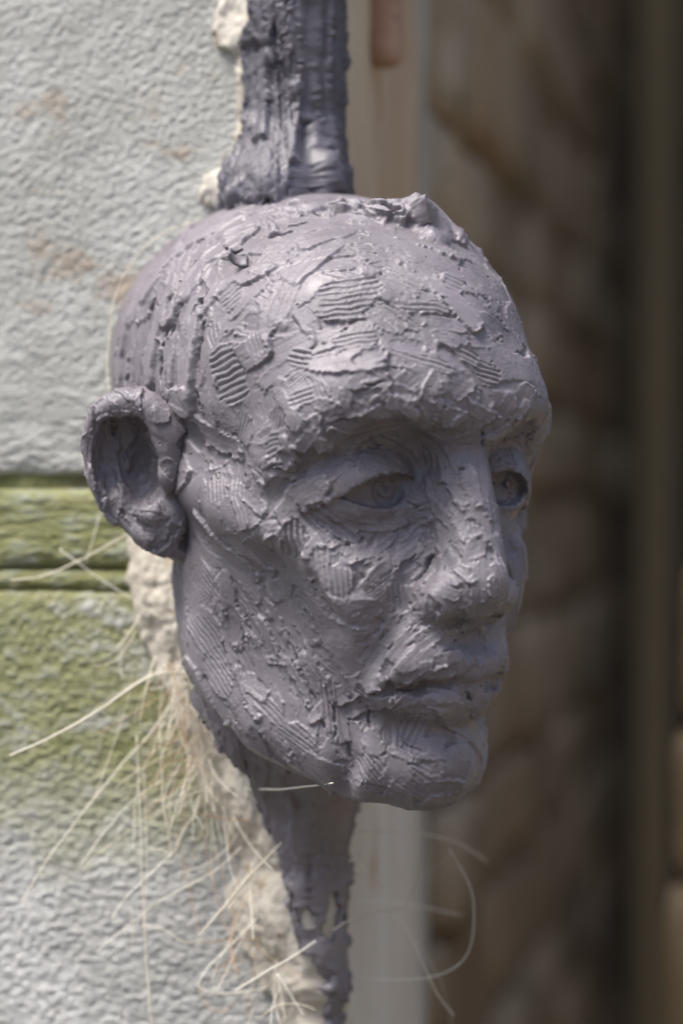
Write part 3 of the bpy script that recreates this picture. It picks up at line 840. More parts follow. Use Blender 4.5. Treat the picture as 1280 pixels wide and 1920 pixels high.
for i in range(170):
    x = rs.uniform(200, 1030); y = rs.uniform(370, 1510)
    if eye_zone(x, y): continue
    rip(x, y, flow(x, y)[0] + rs.gauss(0, 30), rs.uniform(8, 34), rs.uniform(3, 6), rs.uniform(0.7, 1.8))
# light work round the eyes
for (x, y, a, L, W, t) in [(640, 880, -30, 60, 20, .3), (700, 862, 8, 70, 22, .4), (745, 880, 50, 50, 18, .3), (650, 962, 20, 70, 20, .3), (720, 966, -8, 80, 18, .3), (600, 905, -40, 40, 20, .2), (690, 815, 2, 120, 26, 0), (790, 850, 80, 70, 30, 0), (620, 850, -40, 60, 24, .1), (660, 842, -14, 70, 16, .5), (735, 850, 24, 60, 16, .4), (770, 905, 74, 46, 14, .3), (610, 935, 30, 40, 14, .4), (680, 985, 14, 90, 20, .4), (740, 985, -16, 70, 18, .4), (590, 880, -52, 60, 20, .4), (560, 940, 60, 60, 20, .5), (950, 870, 0, 50, 14, .4), (965, 955, 10, 50, 16, .4)]:
    lay(x, y, a, L, W, 'smear', t0=t, tu=.1, tv=rs.uniform(-.2, .2), burr=0.25, lip=0.35, keep=0.5)

# the side turned away from the lane is worked too
away = np.where((skin.N[:, 1] > -0.1) & (skin.P[:, 0] > -20))[0]
for i in range(150):
    k = away[rs.randrange(len(away))]; n = skin.N[k]
    d = np.array([rs.gauss(0, .5), rs.gauss(0, .5), -1.0]); d -= (d @ n) * n
    if np.linalg.norm(d) < .3: continue
    d /= np.linalg.norm(d)
    skin.stroke(skin.P[k], d, n, rs.uniform(7, 20), rs.uniform(3, 7), rs.choice(['smear', 'smear', 'comb']), t0=rs.uniform(-.5, .9), tu=rs.uniform(-.5, .5), tv=rs.uniform(-.6, .6), lam=2.3, amp=.4, burr=.4, lip=.8, seed=rs.random() * 50)
head_P = skin.done()
sculpture = empty('clay_head')
sculpture.location = (0, 0, 0)
tag(sculpture, 'grey purple clay head of a bald man stuck on the corner of the stone wall', 'sculpture')
mesh_obj('head', head_P, Ff, CLAY, sculpture, attrs={'dry': skin.dry})

def make_ear(sign):
    P, F = sculpt_ear()
    P = P.astype(np.float64) * np.array([sign, 1, 1])
    if sign < 0: F = F[:, ::-1]
    P = to_world(P)
    P, F = subdivide(P, F)
    s = Surface(P, F)
    r2 = random.Random(5)
    for i in range(170):
        k = r2.randrange(len(P)); n = s.N[k]; d = np.array([r2.gauss(0, .5), r2.gauss(0, .5), 1.0]); d -= (d @ n) * n
        if np.linalg.norm(d) < 0.2: continue
        d /= np.linalg.norm(d)
        s.stroke(s.P[k], d, n, r2.uniform(3, 12), r2.uniform(1.5, 4), r2.choice(['smear', 'smear', 'rough']), t0=r2.uniform(-1.2, 1.0), tu=r2.uniform(-.5, .5), tv=r2.uniform(-.5, .5), burr=.4, lip=.6, seed=r2.random() * 50)
    return mesh_obj('ear', s.done(0.6), F, CLAY, sculpture)
make_ear(-1); make_ear(1)
def clay_curl(px, py, ang, L, W, turn, lift=1.0):
    """a shaving of clay left curling off the surface"""
    h = hit(px, py)
    if h is None: return
    c, n = h
    d = np.array([math.cos(R(ang)), 0, -math.sin(R(ang))]); d -= (d @ n) * n; d /= np.linalg.norm(d)
    t = np.cross(n, d); k = MMPX
    V = []; nu, nv = 14, 6
    for i in range(nu):
        f = i / (nu - 1); a = turn * f
        r = L * k / turn
        o = d * (r * math.sin(a)) + n * (r * (1 - math.cos(a)) * lift + 1.2)
        up = n * math.cos(a) - d * math.sin(a)
        for j in range(nv):
            g = (j / (nv - 1) - 0.5) * W * k * (1 - 0.5 * f) * (1 + 0.12 * float(vnoise(np.array([i * .7, px * .1, 3.0]))))
            V.append(c + o + t * g + up * (0.35 * float(vnoise(np.array([i * .6, j * .9, py * .1]))) - 0.04 * g * g))
    F = [[i * nv + j, (i + 1) * nv + j, (i + 1) * nv + j + 1, i * nv + j + 1] for i in range(nu - 1) for j in range(nv - 1)]
    o = mesh_obj('clay_curl', V, F, CLAY, sculpture)
    md = o.modifiers.new('thick', 'SOLIDIFY'); md.thickness = 0.0009; md.offset = 0
for q in ((466, 492, 178, 46, 30, 2.2), (452, 468, 120, 34, 22, 1.6), (618, 808, -70, 20, 16, 1.4)):
    clay_curl(*q)

# ------------------------------------------------------------------ clay strip above, neck below, straw clay under both
def interp(y, tab):
    return np.interp(y, [a for a, b in tab], [b for a, b in tab])
CORE_L = [(-400, 430), (-60, 430), (0, 424), (60, 420), (88, 430), (100, 462), (300, 452), (330, 400), (360, 396), (385, 402), (400, 440), (900, 300), (1015, 246), (1100, 258), (1150, 266), (1230, 298), (1330, 346), (1430, 370), (1500, 398), (1580, 440), (1625, 468), (1660, 452), (1700, 440), (1740, 448), (1800, 492), (1850, 510), (1900, 540), (2300, 600)]
us = np.arange(-125, 34, 0.7); zs = np.arange(-236, 262, 0.7)
U, Z = np.meshgrid(us, zs, indexing='ij')
B0 = corner_point(U, 0 * U, Z)
PX, PY = to_px(B0)
nzb = fbm(np.stack([U / 7, 0 * U + 3, Z / 9], -1), 4)
nzf = fbm(np.stack([U / 2.2, 0 * U + 8, Z / 2.6], -1), 3)
left = PX - interp(PY, CORE_L) + 18 + 14 * nzb + 5 * nzf
top_cov = sstep(1000, 1080, PY)
thick = 3.5 + 6.5 * sstep(0, 110, left) + top_cov * 5 * sstep(20, 150, left)
thick = thick * (0.2 + 0.8 * sstep(8, -8, U))
H = np.where(left > 0, thick, 0) * sstep(0, 9, left) - 4.0 * (1 - sstep(-3, 4, left))
H = H * sstep(34, 24, U) - 4 * sstep(24, 33, U)
H = H + (1.3 * nzb + 0.12 * nzf) * sstep(0, 10, left) + 0.9 * fbm(np.stack([U / 5, 0 * U + 1, Z / 30], -1), 3) * sstep(0, 20, left)
CORE_H = H
straw_clay = empty('straw_clay')
tag(straw_clay, 'beige straw clay smeared down the wall corner under the head, bristling with straw', 'clay daub')
F = grid_faces(len(us), len(zs))
ds = Surface(corner_point(U, H, Z).reshape(-1, 3), F)
rd = random.Random(31)
cand = np.where((left.ravel() > 12) & ((PY.ravel() > 980) | (PY.ravel() < 120)))[0]
for i in range(110):
    k = cand[rd.randrange(len(cand))]; nn = ds.N[k]
    d = np.array([rd.gauss(.25, .2), 0, -1.0]); d -= (d @ nn) * nn; d /= np.linalg.norm(d)
    ds.stroke(ds.P[k], d, nn, rd.uniform(6, 22), rd.uniform(3, 7), 'smear', t0=rd.uniform(-.6, 1.0), tu=rd.uniform(-.6, .6), tv=rd.uniform(-.9, .9), burr=.4, lip=.9, bend=rd.gauss(0, .004), seed=rd.random() * 50, soft=.9, keep=.4)
P = (ds.P + ds.N * ds.H[:, None]).reshape(len(us), len(zs), 3)
keep = (H.reshape(-1)[F] > -3.2).any(1)
keep &= ~((P.reshape(-1, 3)[F].mean(1)[:, 2] < 90) & (P.reshape(-1, 3)[F].mean(1)[:, 2] > 10))
Pc, Fc = compact(P.reshape(-1, 3), F, keep)
mesh_obj('daub', Pc, Fc, BEIGE, straw_clay)

def clay_skin(name, mask_fn, thick_fn, zlo, zhi, seed, flutes, step=0.55, ulo=-60, uhi=30):
    """grey clay pressed over the daub; it dips under the daub where the mask ends"""
    us = np.arange(ulo, uhi, step); zs = np.arange(zlo, zhi, step)
    U, Z = np.meshgrid(us, zs, indexing='ij')
    B = corner_point(U, 0 * U, Z); PX, PY = to_px(B)
    iu = np.clip((U + 125) / 0.7, 0, CORE_H.shape[0] - 2); iz = np.clip((Z + 236) / 0.7, 0, CORE_H.shape[1] - 2)
    a, b = iu.astype(int), iz.astype(int); fa, fb = iu - a, iz - b
    core = (CORE_H[a, b] * (1 - fa) + CORE_H[a + 1, b] * fa) * (1 - fb) + (CORE_H[a, b + 1] * (1 - fa) + CORE_H[a + 1, b + 1] * fa) * fb
    m = mask_fn(U, Z, PX, PY)
    H = np.maximum(core, -1) + thick_fn(U, Z, PX, PY) * sstep(0, 0.25, m) - 5 * (1 - sstep(-0.25, 0.02, m))
    P = corner_point(U, H, Z).reshape(-1, 3); F = grid_faces(len(us), len(zs))
    s = Surface(P, F)
    r2 = random.Random(seed)
    cand = np.where(m.ravel() > 0.1)[0]
    for (n, lo, hi, wlo, whi, t, jit) in flutes:
        for i in range(n):
            k = cand[r2.randrange(len(cand))]; nn = s.N[k]
            d = np.array([r2.gauss(0, jit), 0, -1.0]); d -= (d @ nn) * nn; d /= np.linalg.norm(d)
            s.stroke(s.P[k], d, nn, r2.uniform(lo, hi), r2.uniform(wlo, whi), 'smear', t0=r2.uniform(-t, t), tu=r2.uniform(-.5, .5), tv=r2.uniform(-.7, .7),
                     burr=r2.uniform(.3, .9), lip=r2.uniform(.2, 1.2), bend=r2.gauss(0, .004), seed=r2.random() * 50)
    low = cand[PY.ravel()[cand] > 296] if name == 'upper_strip' else []
    for i in range(34 if len(low) else 0):
        k = low[r2.randrange(len(low))]; nn = s.N[k]
        d = np.array([r2.gauss(0, .7), 0, -1.0]); d -= (d @ nn) * nn; d /= np.linalg.norm(d)
        s.stroke(s.P[k], d, nn, r2.uniform(5, 14), r2.uniform(2.5, 5.5), 'smear', t0=r2.uniform(-.5, 3.2), tu=r2.uniform(-1, 1), tv=r2.uniform(-1.2, 1.2), burr=.7, lip=1.2, seed=r2.random() * 50, keep=.3, soft=1.0)
    edge = cand[U.ravel()[cand] > 2]
    for i in range(40):
        k = edge[r2.randrange(len(edge))]; nn = s.N[k]
        d = np.array([r2.gauss(.4, .3), 0, -1.0]); d -= (d @ nn) * nn; d /= np.linalg.norm(d)
        s.stroke(s.P[k], d, nn, r2.uniform(1.5, 6), r2.uniform(1, 2.6), 'smear', t0=r2.uniform(-.8, 2.2), tu=r2.uniform(-.8, 1.5), tv=r2.uniform(-.8, .8), burr=.6, lip=1.4, seed=r2.random() * 50, keep=.4)
    for i in range(26):
        k = cand[r2.randrange(len(cand))]; nn = s.N[k]
        d = np.array([r2.gauss(0, .15), 0, -1.0]); d -= (d @ nn) * nn; d /= np.linalg.norm(d)
        s.crack(s.P[k], d, nn, r2.uniform(5, 20), r2.uniform(.4, .9), r2.uniform(1.2, 2.4), seed=r2.random() * 50)
    kf = (m.ravel()[F] > -0.22).any(1)
    Pn, Fn = compact(s.done(0.5), F, kf)
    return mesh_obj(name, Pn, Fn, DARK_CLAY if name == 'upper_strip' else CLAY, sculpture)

def m_top(U, Z, PX, PY):
    l = PX - interp(PY, [(-400, 470), (0, 470), (40, 480), (62, 470), (85, 452), (110, 456), (180, 462), (230, 458), (280, 450), (330, 434), (380, 425), (440, 420)])
    e = l + 9 * fbm(np.stack([U / 3, 0 * U, Z / 4], -1), 3) + 5 * fbm(np.stack([U / 1.5, 0 * U + 4, Z / 1.2], -1), 2)
    bare = (fbm(np.stack([U / 6, 0 * U + 2, Z / 14], -1), 3) - 0.42) * 12 * sstep(60, 0, PY)
    return np.minimum(np.minimum(e / 24, (17 - U + 3 * fbm(np.stack([U * 0, Z / 5, Z / 3], -1), 3)) / 3), 1.0) - np.maximum(bare, 0)
def t_top(U, Z, PX, PY):
    k = sstep(200, 385, PY)
    return (5.0 + 5.5 * np.exp(-((U + 14) / 17) ** 2)) * (1 + 1.7 * k * sstep(6, -4, U)) * (0.25 + 0.75 * sstep(8, -8, U))
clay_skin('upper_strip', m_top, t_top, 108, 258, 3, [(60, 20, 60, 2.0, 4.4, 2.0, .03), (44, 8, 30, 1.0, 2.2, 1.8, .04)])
def m_neck(U, Z, PX, PY):
    n1 = fbm(np.stack([U / 4, 0 * U + 1, Z / 11], -1), 4); n2 = fbm(np.stack([U / 1.6, 0 * U + 6, Z / 3], -1), 3)
    l = PX - interp(PY, [(1300, 400), (1370, 440), (1440, 486), (1500, 502), (1560, 520), (1620, 536), (1680, 545), (1730, 556), (1790, 588), (1850, 596), (2000, 594)])
    r = interp(PY, [(1300, 26), (1500, 18), (1650, 15), (1780, 12), (1850, 9), (1920, 6), (2000, 5)]) - U
    e = np.minimum((l + 16 * n1 + 9 * n2) / 26, (r + 2.5 * n1 + 1.5 * n2) / 3)
    worn = (1.1 * fbm(np.stack([U / 6 + Z / 31, U / 13 - Z / 17 + 12, Z / 26 + U / 19], -1), 4) + 0.3 * n2 + 0.45 * fbm(np.stack([U / 1.8, 0 * U + 30, Z / 26], -1), 2) - interp(PY, [(1400, .8), (1500, .62), (1600, .46), (1680, .3), (1760, .24), (1850, .28), (1950, .28)])) * 5
    return np.minimum(e, 1.0) - np.clip(worn, 0, 1.5)
def t_neck(U, Z, PX, PY):
    return interp(PY, [(1300, 34), (1400, 26), (1460, 15), (1520, 7), (1600, 3.2), (1750, 2.0), (2000, 1.8)]) * np.exp(-np.maximum(-U - 26, 0) ** 2 / 900) * (0.6 + 0.4 * sstep(10, -6, U))
clay_skin('neck_strip', m_neck, t_neck, -222, -62, 9, [(50, 6, 22, 1.5, 4.5, .7, .08), (30, 3, 9, 1.2, 3, .7, .4)])

# ------------------------------------------------------------------ passage behind the corner
def rounded_stone(name, size, mat, parent, loc, rot, seed, rough=0.06, n=7, power=6):
    """a hand-dressed stone: box pulled towards an ellipsoid, then knocked about"""
    g = np.linspace(-1, 1, n)
    V = []; idx = {}; F = []
    def vid(p):
        k = tuple(np.round(p, 4))
        if k not in idx: idx[k] = len(V); V.append(p)
        return idx[k]
    for ax in range(3):
        for sg in (-1, 1):
            for i in range(n - 1):
                for j in range(n - 1):
                    q = []
                    for (a, b) in ((i, j), (i + 1, j), (i + 1, j + 1), (i, j + 1)):
                        p = [0, 0, 0]; p[ax] = sg; p[(ax + 1) % 3] = g[a]; p[(ax + 2) % 3] = g[b]; q.append(vid(p))
                    F.append(q if sg > 0 else q[::-1])
    V = np.array(V, float)
    V = V / (np.sum(np.abs(V) ** power, 1, keepdims=True) ** (1 / power))
    V = V * (1 + rough * fbm(V * 1.7 + seed * 7.1, 3)[:, None] * 2)
    V = V * np.array(size) / 2
    c, s = math.cos(rot), math.sin(rot)
    V = np.stack([V[:, 0] * c - V[:, 1] * s, V[:, 0] * s + V[:, 1] * c, V[:, 2]], 1) + np.array(loc)
    return mesh_obj(name, V, np.array(F, np.int32), mat, parent)
def reveal(t, out, z):
    p = np.array([CX, CY]) + E2 * t + N2 * out
    return (p[0], p[1], z)
YAWR = math.atan2(E2[1], E2[0])
passage = empty('passage_wall')
tag(passage, 'dark rubble side wall of the passage running back behind the clay head', 'wall')
rr = random.Random(4)
zc = -620
while zc < 900:
    hgt = rr.uniform(58, 95)
    t = 276.0
    while t < 1560:
        ln = rr.uniform(90, 210)
        dpt = 90
        rounded_stone('rubble_stone', (ln - 2, dpt, hgt - 2), rr.choice([RUBBLE, RUBBLE, RUBBLE2]), passage,
                      reveal(t + ln / 2, -dpt / 2 - 6 + rr.uniform(-7, 7), zc + hgt / 2 + rr.uniform(-3, 3)), YAWR + rr.gauss(0, .03), rr.random() * 20, 0.06, 7, 9)
        t += ln
    zc += hgt
def slab(name, pts, mat, parent=None):
    f = [(0, 1, 2, 3), (7, 6, 5, 4), (0, 4, 5, 1), (1, 5, 6, 2), (2, 6, 7, 3), (3, 7, 4, 0)]
    return mesh_obj(name, np.array(pts, float), [list(q) for q in f], mat, parent, smooth=False)
def prism(name, foot, z0, z1, mat, parent=None):
    return slab(name, [(x, y, z0) for x, y in foot] + [(x, y, z1) for x, y in foot], mat, parent)
def r2(t, out): return reveal(t, out, 0)[:2]
prism('mortar_bed', [r2(264, -120), r2(1700, -120), r2(1700, -15), r2(264, -15)][::-1], -1640, 1500, MORTAR, passage)
# limewashed lining of the reveal: real jamb stones, their joint hidden behind the head
jamb = empty('door_jamb')
tag(jamb, 'cream limewashed jamb with rust stains just past the wall corner', 'jamb')
for (z0, z1, sd) in ((-900, 2, 1), (6, 900, 2)):
    ts = np.concatenate([np.arange(6, 268, 4.0)]); zs = dense(z0, z1, -320, 320, 4.0)
    T, Z = np.meshgrid(ts, zs, indexing='ij')
    h = 3.0 + 1.4 * fbm(np.stack([T / 40, 0 * T + sd, Z / 60], -1), 4) + 0.5 * fbm(np.stack([T / 9, 0 * T + sd, Z / 12], -1), 3) - 22 * np.exp(-(268 - T) / 16) - 4 * np.exp(-(T - 6) / 5)
    x = CX + E2[0] * T + N2[0] * h; y = CY + E2[1] * T + N2[1] * h
    V = np.stack([x, y, Z], -1).reshape(-1, 3); F = grid_faces(len(ts), len(zs))
    n = len(V); nz = len(zs)
    e = np.arange((len(ts) - 1) * nz, len(ts) * nz)
    bk = np.stack([V[e, 0] - N2[0] * 70, V[e, 1] - N2[1] * 70, V[e, 2]], 1)
    V = np.concatenate([V, bk]); bi = np.arange(n, n + nz)
    F = np.concatenate([F, np.stack([e[1:], e[:-1], bi[:-1], bi[1:]], 1)[:, ::-1]])
    mesh_obj('jamb_stone', V, F, LIME if sd == 1 else LIME_RUST, jamb)
# end of the passage: dark boards, an old timber post, far wall, roof and ground
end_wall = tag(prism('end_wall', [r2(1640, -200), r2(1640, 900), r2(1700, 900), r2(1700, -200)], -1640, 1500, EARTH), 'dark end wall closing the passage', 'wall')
post = empty('timber_post')
tag(post, 'upright brown timber post at the far end of the dark passage', 'post')
pc = np.array([260.0, 1230.0])
zs = np.linspace(-1640, 880, 40); ring = [(-17, -22), (-14, -25), (14, -25), (17, -22), (17, 22), (14, 25), (-14, 25), (-17, 22)]
V = []
for z in zs:
    w = 1 + 0.06 * math.sin(z / 170.0) + 0.03 * math.sin(z / 53.0)
    for (a, b) in ring: V.append((pc[0] + a * w + 3 * math.sin(z / 300.0), pc[1] + b * w, z))
F = []
for i in range(len(zs) - 1):
    for k in range(8):
        F.append([i * 8 + k, i * 8 + (k + 1) % 8, (i + 1) * 8 + (k + 1) % 8, (i + 1) * 8 + k])
F.append(list(range(7, -1, -1))); F.append([(len(zs) - 1) * 8 + k for k in range(8)])
mesh_obj('shaft', V, F, TIMBER, post, smooth=False)
V2 = [((x - pc[0]) * 1.6 + pc[0], (y - pc[1]) * 1.5 + pc[1], -1640 + (0 if i < 8 else 90)) for i, (x, y, z) in enumerate(V[:8] + V[8:16])]
mesh_obj('foot_block', V2, [[k, (k + 1) % 8, 8 + (k + 1) % 8, 8 + k] for k in range(8)] + [list(range(8, 16))], TIMBER, post, smooth=False)
right_wall = empty('opposite_jamb')
tag(right_wall, 'sunlit sandy stones stacked at the lower right edge of the passage', 'wall')
zt = -24.0; k = 0
for (hgt, xl) in ((86, 177), (78, 173), (120, 168), (130, 169)):
    rounded_stone('sandy_stone', (150, 130, hgt - 1.5), SANDY, right_wall, (xl + 75, 325, zt - hgt / 2), 0.05, 3.0 + k, 0.02, 9, 14)
    zt -= hgt; k += 1
prism('footing', [(146, 262), (300, 262), (300, 380), (146, 380)], -1640, zt - 3, SANDY, right_wall)
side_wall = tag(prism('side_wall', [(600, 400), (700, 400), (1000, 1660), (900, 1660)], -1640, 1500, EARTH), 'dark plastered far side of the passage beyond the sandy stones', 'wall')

for o_ in (stone_wall, passage, jamb, right_wall, end_wall, side_wall): o_['kind'] = 'thing'
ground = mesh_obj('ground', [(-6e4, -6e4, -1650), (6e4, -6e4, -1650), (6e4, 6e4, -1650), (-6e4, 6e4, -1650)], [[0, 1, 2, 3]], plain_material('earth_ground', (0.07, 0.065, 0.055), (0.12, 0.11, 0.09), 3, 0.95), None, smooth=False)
ground['kind'] = 'structure'

blocker = empty('light_blocker')  # unseen masses, added only to keep sky light off the face
tag(blocker, 'unseen added light house across the lane behind the viewer', 'blocker')
prism('wall', [(2300, -5200), (2900, -5200), (2900, 300), (2300, 300)], -1648, 900, RUBBLE2, blocker)  # added block, cuts sky light coming from the right
prism('blocker_front', [(-6000, -6200), (2290, -6200), (2290, -5200), (-6000, -5200)], -1648, 1300, RUBBLE2, blocker)  # added block, cuts low sky from behind the viewer
prism('blocker_top', [(2100, -5250), (2950, -5250), (2950, 340), (2100, 340)], 903, 1030, TIMBER, blocker)
# ------------------------------------------------------------------ rusty iron pin
pin = empty('iron_pin')
tag(pin, 'stubby rusty iron hinge pin hanging beside the upper clay strip', 'hinge pin')
c = reveal(82, 8.5, 0); V = []; F = []
prof = [(20.5, 0.1), (20.5, 4), (21.5, 6.2), (25, 7.6), (32, 7.4), (48, 7.0), (70, 7.4), (90, 7.0), (110, 7.3)]
seg = 18
for i, (dz, rad) in enumerate(prof):
    for k in range(seg):
        a = 2 * math.pi * k / seg
        rn = rad * (1 + 0.10 * float(vnoise(np.array([math.cos(a) * 1.5, math.sin(a) * 1.5, dz / 9]))))
        V.append((c[0] + rn * math.cos(a), c[1] + rn * math.sin(a), 162 + dz))
for i in range(len(prof) - 1):
    for k in range(seg): F.append([i * seg + k, i * seg + (k + 1) % seg, (i + 1) * seg + (k + 1) % seg, (i + 1) * seg + k])
mesh_obj('pin', V, F, RUST, pin)
rounded_stone('bracket', (20, 26, 14), RUST, pin, (c[0] - 5, c[1] + 4, 268), YAWR, 2.0, 0.04, 5)

# ------------------------------------------------------------------ straw
def catmull(q, n):
    q = np.array(q, float); t = np.linspace(0, len(q) - 1, n); o = []
    for u in t:
        i = min(int(u), len(q) - 2); f = u - i
        p0, p1, p2, p3 = q[max(i - 1, 0)], q[i], q[i + 1], q[min(i + 2, len(q) - 1)]
        o.append(0.5 * (2 * p1 + (p2 - p0) * f + (2 * p0 - 5 * p1 + 4 * p2 - p3) * f * f + (3 * p1 - p0 - 3 * p2 + p3) * f ** 3))
    return np.array(o)
def tube(path, r0, r1, seg=5):
    path = np.array(path); n = len(path); V = []; F = []
    tan = np.gradient(path, axis=0); tan /= np.maximum(np.linalg.norm(tan, axis=1, keepdims=True), 1e-9)
    for i in range(n):
        up = np.array([0.3, 1, 0.2]); a = np.cross(tan[i], up); a /= np.linalg.norm(a) + 1e-9; b = np.cross(tan[i], a)
        r = r0 + (r1 - r0) * i / (n - 1)
        for k in range(seg):
            g = 2 * math.pi * k / seg; V.append(path[i] + r * (math.cos(g) * a + math.sin(g) * b))
    for i in range(n - 1):
        for k in range(seg): F.append([i * seg + k, i * seg + (k + 1) % seg, (i + 1) * seg + (k + 1) % seg, (i + 1) * seg + k])
    F.append(list(range(seg))[::-1]); F.append([(n - 1) * seg + k for k in range(seg)])
    return np.array(V), F
rk = random.Random(77)
def straw(pts, w, outs=(10, 14), mat=STRAW, name='straw', w2=None):
    """pts: photo pixels along the stalk; w: width in photo pixels; outs: how far proud of the wall face it runs, root to tip"""
    q = []
    for i, (x, y) in enumerate(pts):
        o = outs[0] + (outs[1] - outs[0]) * i / (len(pts) - 1)
        q.append(tuple(wall_at(x, y, o)))
    pth = catmull(q, max(6, 5 * len(pts)))
    jit = rk.random() * 90
    pth = pth + 0.5 * np.stack([vnoise(pth / 9 + jit), vnoise(pth / 9 + jit + 30), vnoise(pth / 9 + jit + 60)], -1) * np.linspace(0, 1, len(pth))[:, None]
    k = 0.38 * w * 0.205
    V, F = tube(pth, k, k * (0.75 if w2 is None else w2 / w))
    return mesh_obj(name, V, F, mat, straw_clay)
STALKS = [([(357, 1262), (290, 1266), (230, 1300), (180, 1335), (90, 1385), (20, 1417)], 7, (12, 45)),
          ([(345, 1285), (300, 1350), (270, 1390), (215, 1450), (120, 1570), (70, 1640), (40, 1695)], 5, (12, 30)),
          ([(291, 1230), (276, 1285), (260, 1352)], 4.5, (14, 22)), ([(352, 1268), (300, 1290), (280, 1293)], 3.5, (12, 16)),
          ([(240, 1000), (180, 1035), (120, 1065), (70, 1083), (20, 1088)], 5, (10, 22)), ([(112, 1030), (180, 1080), (250, 1125), (310, 1168)], 3.5, (14, 8)),
          ([(186, 965), (175, 1010), (160, 1055)], 2.5, (8, 12)), ([(262, 1155), (240, 1190), (222, 1212)], 4, (10, 20)), ([(266, 1165), (235, 1215), (215, 1240), (175, 1250)], 2.6, (10, 20)),
          ([(265, 1175), (228, 1230), (228, 1270)], 2.4, (10, 16)), ([(372, 1430), (330, 1450), (250, 1500), (205, 1550), (148, 1630)], 4, (10, 24)),
          ([(385, 1478), (340, 1500), (260, 1545), (200, 1590), (150, 1632)], 3.4, (10, 16)), ([(370, 1425), (340, 1470), (310, 1500), (282, 1503), (266, 1490)], 3.5, (12, 18)),
          ([(305, 1440), (305, 1500), (314, 1560), (322, 1608)], 4, (16, 20)), ([(382, 1480), (366, 1525), (345, 1555), (330, 1592), (322, 1602)], 4, (10, 20)),
          ([(322, 1602), (270, 1650), (230, 1690), (209, 1725)], 4, (20, 26)), ([(322, 1604), (300, 1593), (280, 1594)], 3, (20, 20)),
          ([(452, 1588), (400, 1635), (300, 1690), (240, 1735), (180, 1790)], 4.5, (12, 22)), ([(528, 1580), (470, 1640), (420, 1700), (372, 1755)], 5, (20, 30)),
          ([(482, 1722), (430, 1775), (390, 1815), (370, 1850)], 4.5, (14, 24)), ([(592, 1765), (540, 1800), (480, 1835), (440, 1858)], 5, (24, 30)),
          ([(500, 1852), (450, 1862), (400, 1862), (370, 1850)], 3.5, (14, 20)), ([(520, 1828), (528, 1870), (535, 1912)], 4.5, (20, 22)), ([(520, 1826), (545, 1868), (570, 1905)], 3.5, (20, 22)),
          ([(488, 1910), (520, 1886), (560, 1884), (590, 1895)], 3.5, (18, 18)), ([(256, 1380), (262, 1520), (268, 1700), (280, 1920)], 3, (20, 26)), ([(270, 1450), (275, 1600), (272, 1760), (288, 1960)], 2.6, (18, 22)),
          ([(312, 1250), (300, 1330), (302, 1440)], 3, (14, 16)), ([(330, 1310), (305, 1390), (275, 1430), (255, 1500), (250, 1600)], 2.6, (12, 22)), ([(360, 1320), (378, 1400), (380, 1460), (365, 1520)], 2.6, (16, 18)),
          ([(268, 1735), (310, 1745), (345, 1768), (380, 1763)], 2.6, (14, 16)), ([(245, 1700), (248, 1740), (246, 1790)], 2.6, (14, 16)), ([(170, 1515), (205, 1420), (235, 1330), (248, 1260)], 2.4, (20, 12)),
          ([(458, 1479), (520, 1480), (580, 1475), (624, 1468)], 5.5, (22, 72)), ([(360, 1366), (300, 1360), (258, 1357)], 2, (12, 14)), ([(352, 1255), (362, 1290), (364, 1318)], 3, (14, 15))]
for (pts, w, outs) in STALKS: straw(pts, w, outs)
FIB = [([(375, 1430), (340, 1440), (310, 1460), (290, 1480)], 3, (12, 16)), ([(376, 1436), (335, 1455), (315, 1470)], 3, (12, 18)), ([(372, 1424), (330, 1428), (300, 1440)], 3, (12, 18)), ([(350, 1372), (310, 1395), (272, 1420)], 2.6, (12, 18)),
       ([(355, 1380), (325, 1392), (300, 1398)], 2.6, (12, 16)), ([(370, 1525), (420, 1535), (470, 1540)], 3, (16, 14)), ([(380, 1540), (390, 1620), (410, 1700), (440, 1800), (470, 1920)], 2.2, (14, 22)),
       ([(420, 1550), (440, 1620), (452, 1700)], 2, (14, 16)), ([(400, 1590), (430, 1680), (440, 1740), (420, 1830)], 2, (14, 16)), ([(480, 1762), (420, 1765), (370, 1768)], 2.4, (14, 18)),
       ([(456, 1790), (420, 1810), (400, 1830)], 2.4, (14, 16)), ([(372, 1850), (390, 1890), (420, 1898), (440, 1880)], 2.4, (14, 18)), ([(460, 1620), (470, 1640), (465, 1650)], 4, (14, 16)), ([(330, 1560), (360, 1690), (372, 1760)], 2, (14, 20))]
for (pts, w, outs) in FIB: straw(pts, w, outs, FIBRE)
rf = random.Random(21)
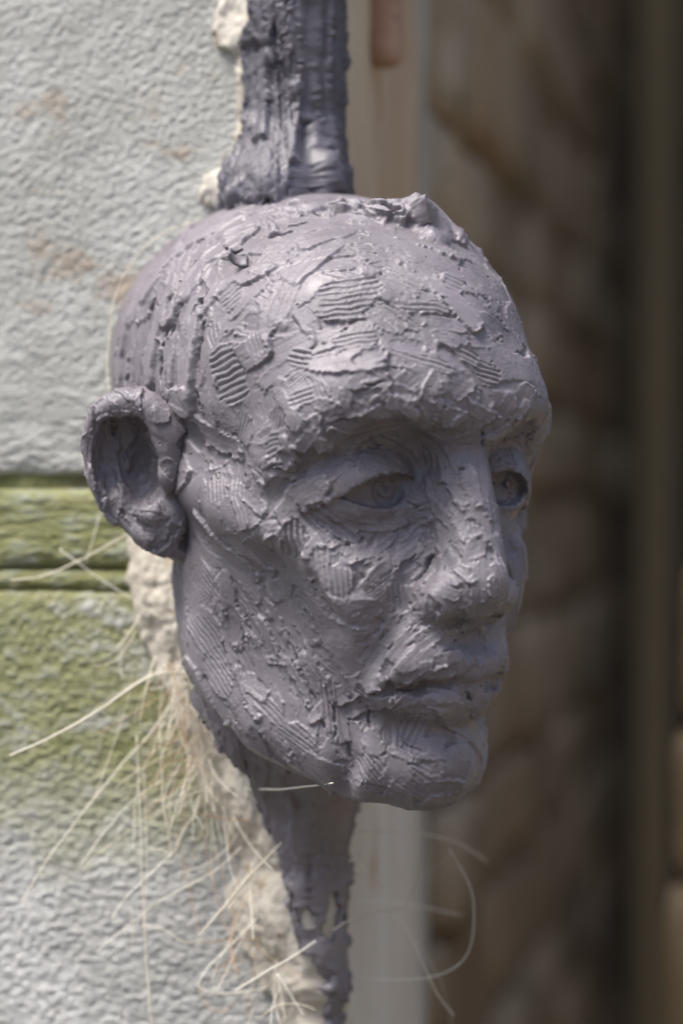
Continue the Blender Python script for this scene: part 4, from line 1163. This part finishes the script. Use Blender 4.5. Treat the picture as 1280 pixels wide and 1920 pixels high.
for i in range(84):      # a loose tuft of thinner stalks at the edge of the daub
    y0 = rf.uniform(1240, 1500) if i < 66 else rf.uniform(1500, 1880)
    x0 = float(interp(y0, CORE_L)) + rf.uniform(5, 30)
    L = rf.uniform(60, 190); a = R(rf.uniform(95, 165) if rf.random() < .8 else rf.uniform(60, 110)); b = rf.gauss(0, .35)
    pts = [(x0, y0)]
    for k in range(1, 5):
        a2 = a + b * k / 4 - 0.25 * k / 4
        pts.append((pts[-1][0] + math.cos(a2) * L / 4, pts[-1][1] + math.sin(a2) * L / 4))
    straw(pts, rf.uniform(1.4, 2.6), (10, 10 + rf.uniform(4, 22)), STRAW if rf.random() < .75 else FIBRE)
# stalks that stick out on the passage side, in front of the jamb
def stalk_at(pts, w, Y, mat=STRAW):
    q = []
    for i, (x, y) in enumerate(pts):
        d = Y[0] + (Y[1] - Y[0]) * i / (len(pts) - 1); k = (1000 + d) / 1000 * MMPX
        q.append(((x - 640) * k, d, (960 - y) * k))
    V, F = tube(catmull(q, 6 * len(pts)), 0.2 * w * .21, 0.15 * w * .21)
    mesh_obj('straw', V, F, mat, straw_clay)
stalk_at([(672, 1560), (760, 1560), (850, 1578), (914, 1616)], 7, (30, 60)); stalk_at([(668, 1690), (760, 1695), (868, 1718)], 6, (30, 70))
stalk_at([(668, 1834), (720, 1838), (800, 1834), (852, 1815), (880, 1780), (888, 1720), (880, 1660), (840, 1590)], 4.5, (20, 10)); stalk_at([(672, 1600), (735, 1690), (790, 1800), (820, 1865), (852, 1906)], 5, (20, 15))
stalk_at([(666, 1730), (700, 1712), (748, 1705), (775, 1670), (788, 1600), (790, 1520)], 3.4, (14, -10), FIBRE); stalk_at([(670, 1700), (720, 1700), (800, 1640), (850, 1600)], 3, (30, 60)); stalk_at([(670, 1750), (720, 1780), (730, 1850), (700, 1900)], 3, (26, 40))
stalk_at([(668, 1640), (760, 1740), (830, 1850), (850, 1960)], 3, (40, 70)); stalk_at([(625, 1745), (650, 1728), (668, 1722)], 4, (-6, 6))
# single hairs over the back of the skull and the ear
straw([(362, 416), (300, 440), (250, 490), (218, 545), (206, 620), (200, 690), (204, 735)], 2.4, (14, 34))
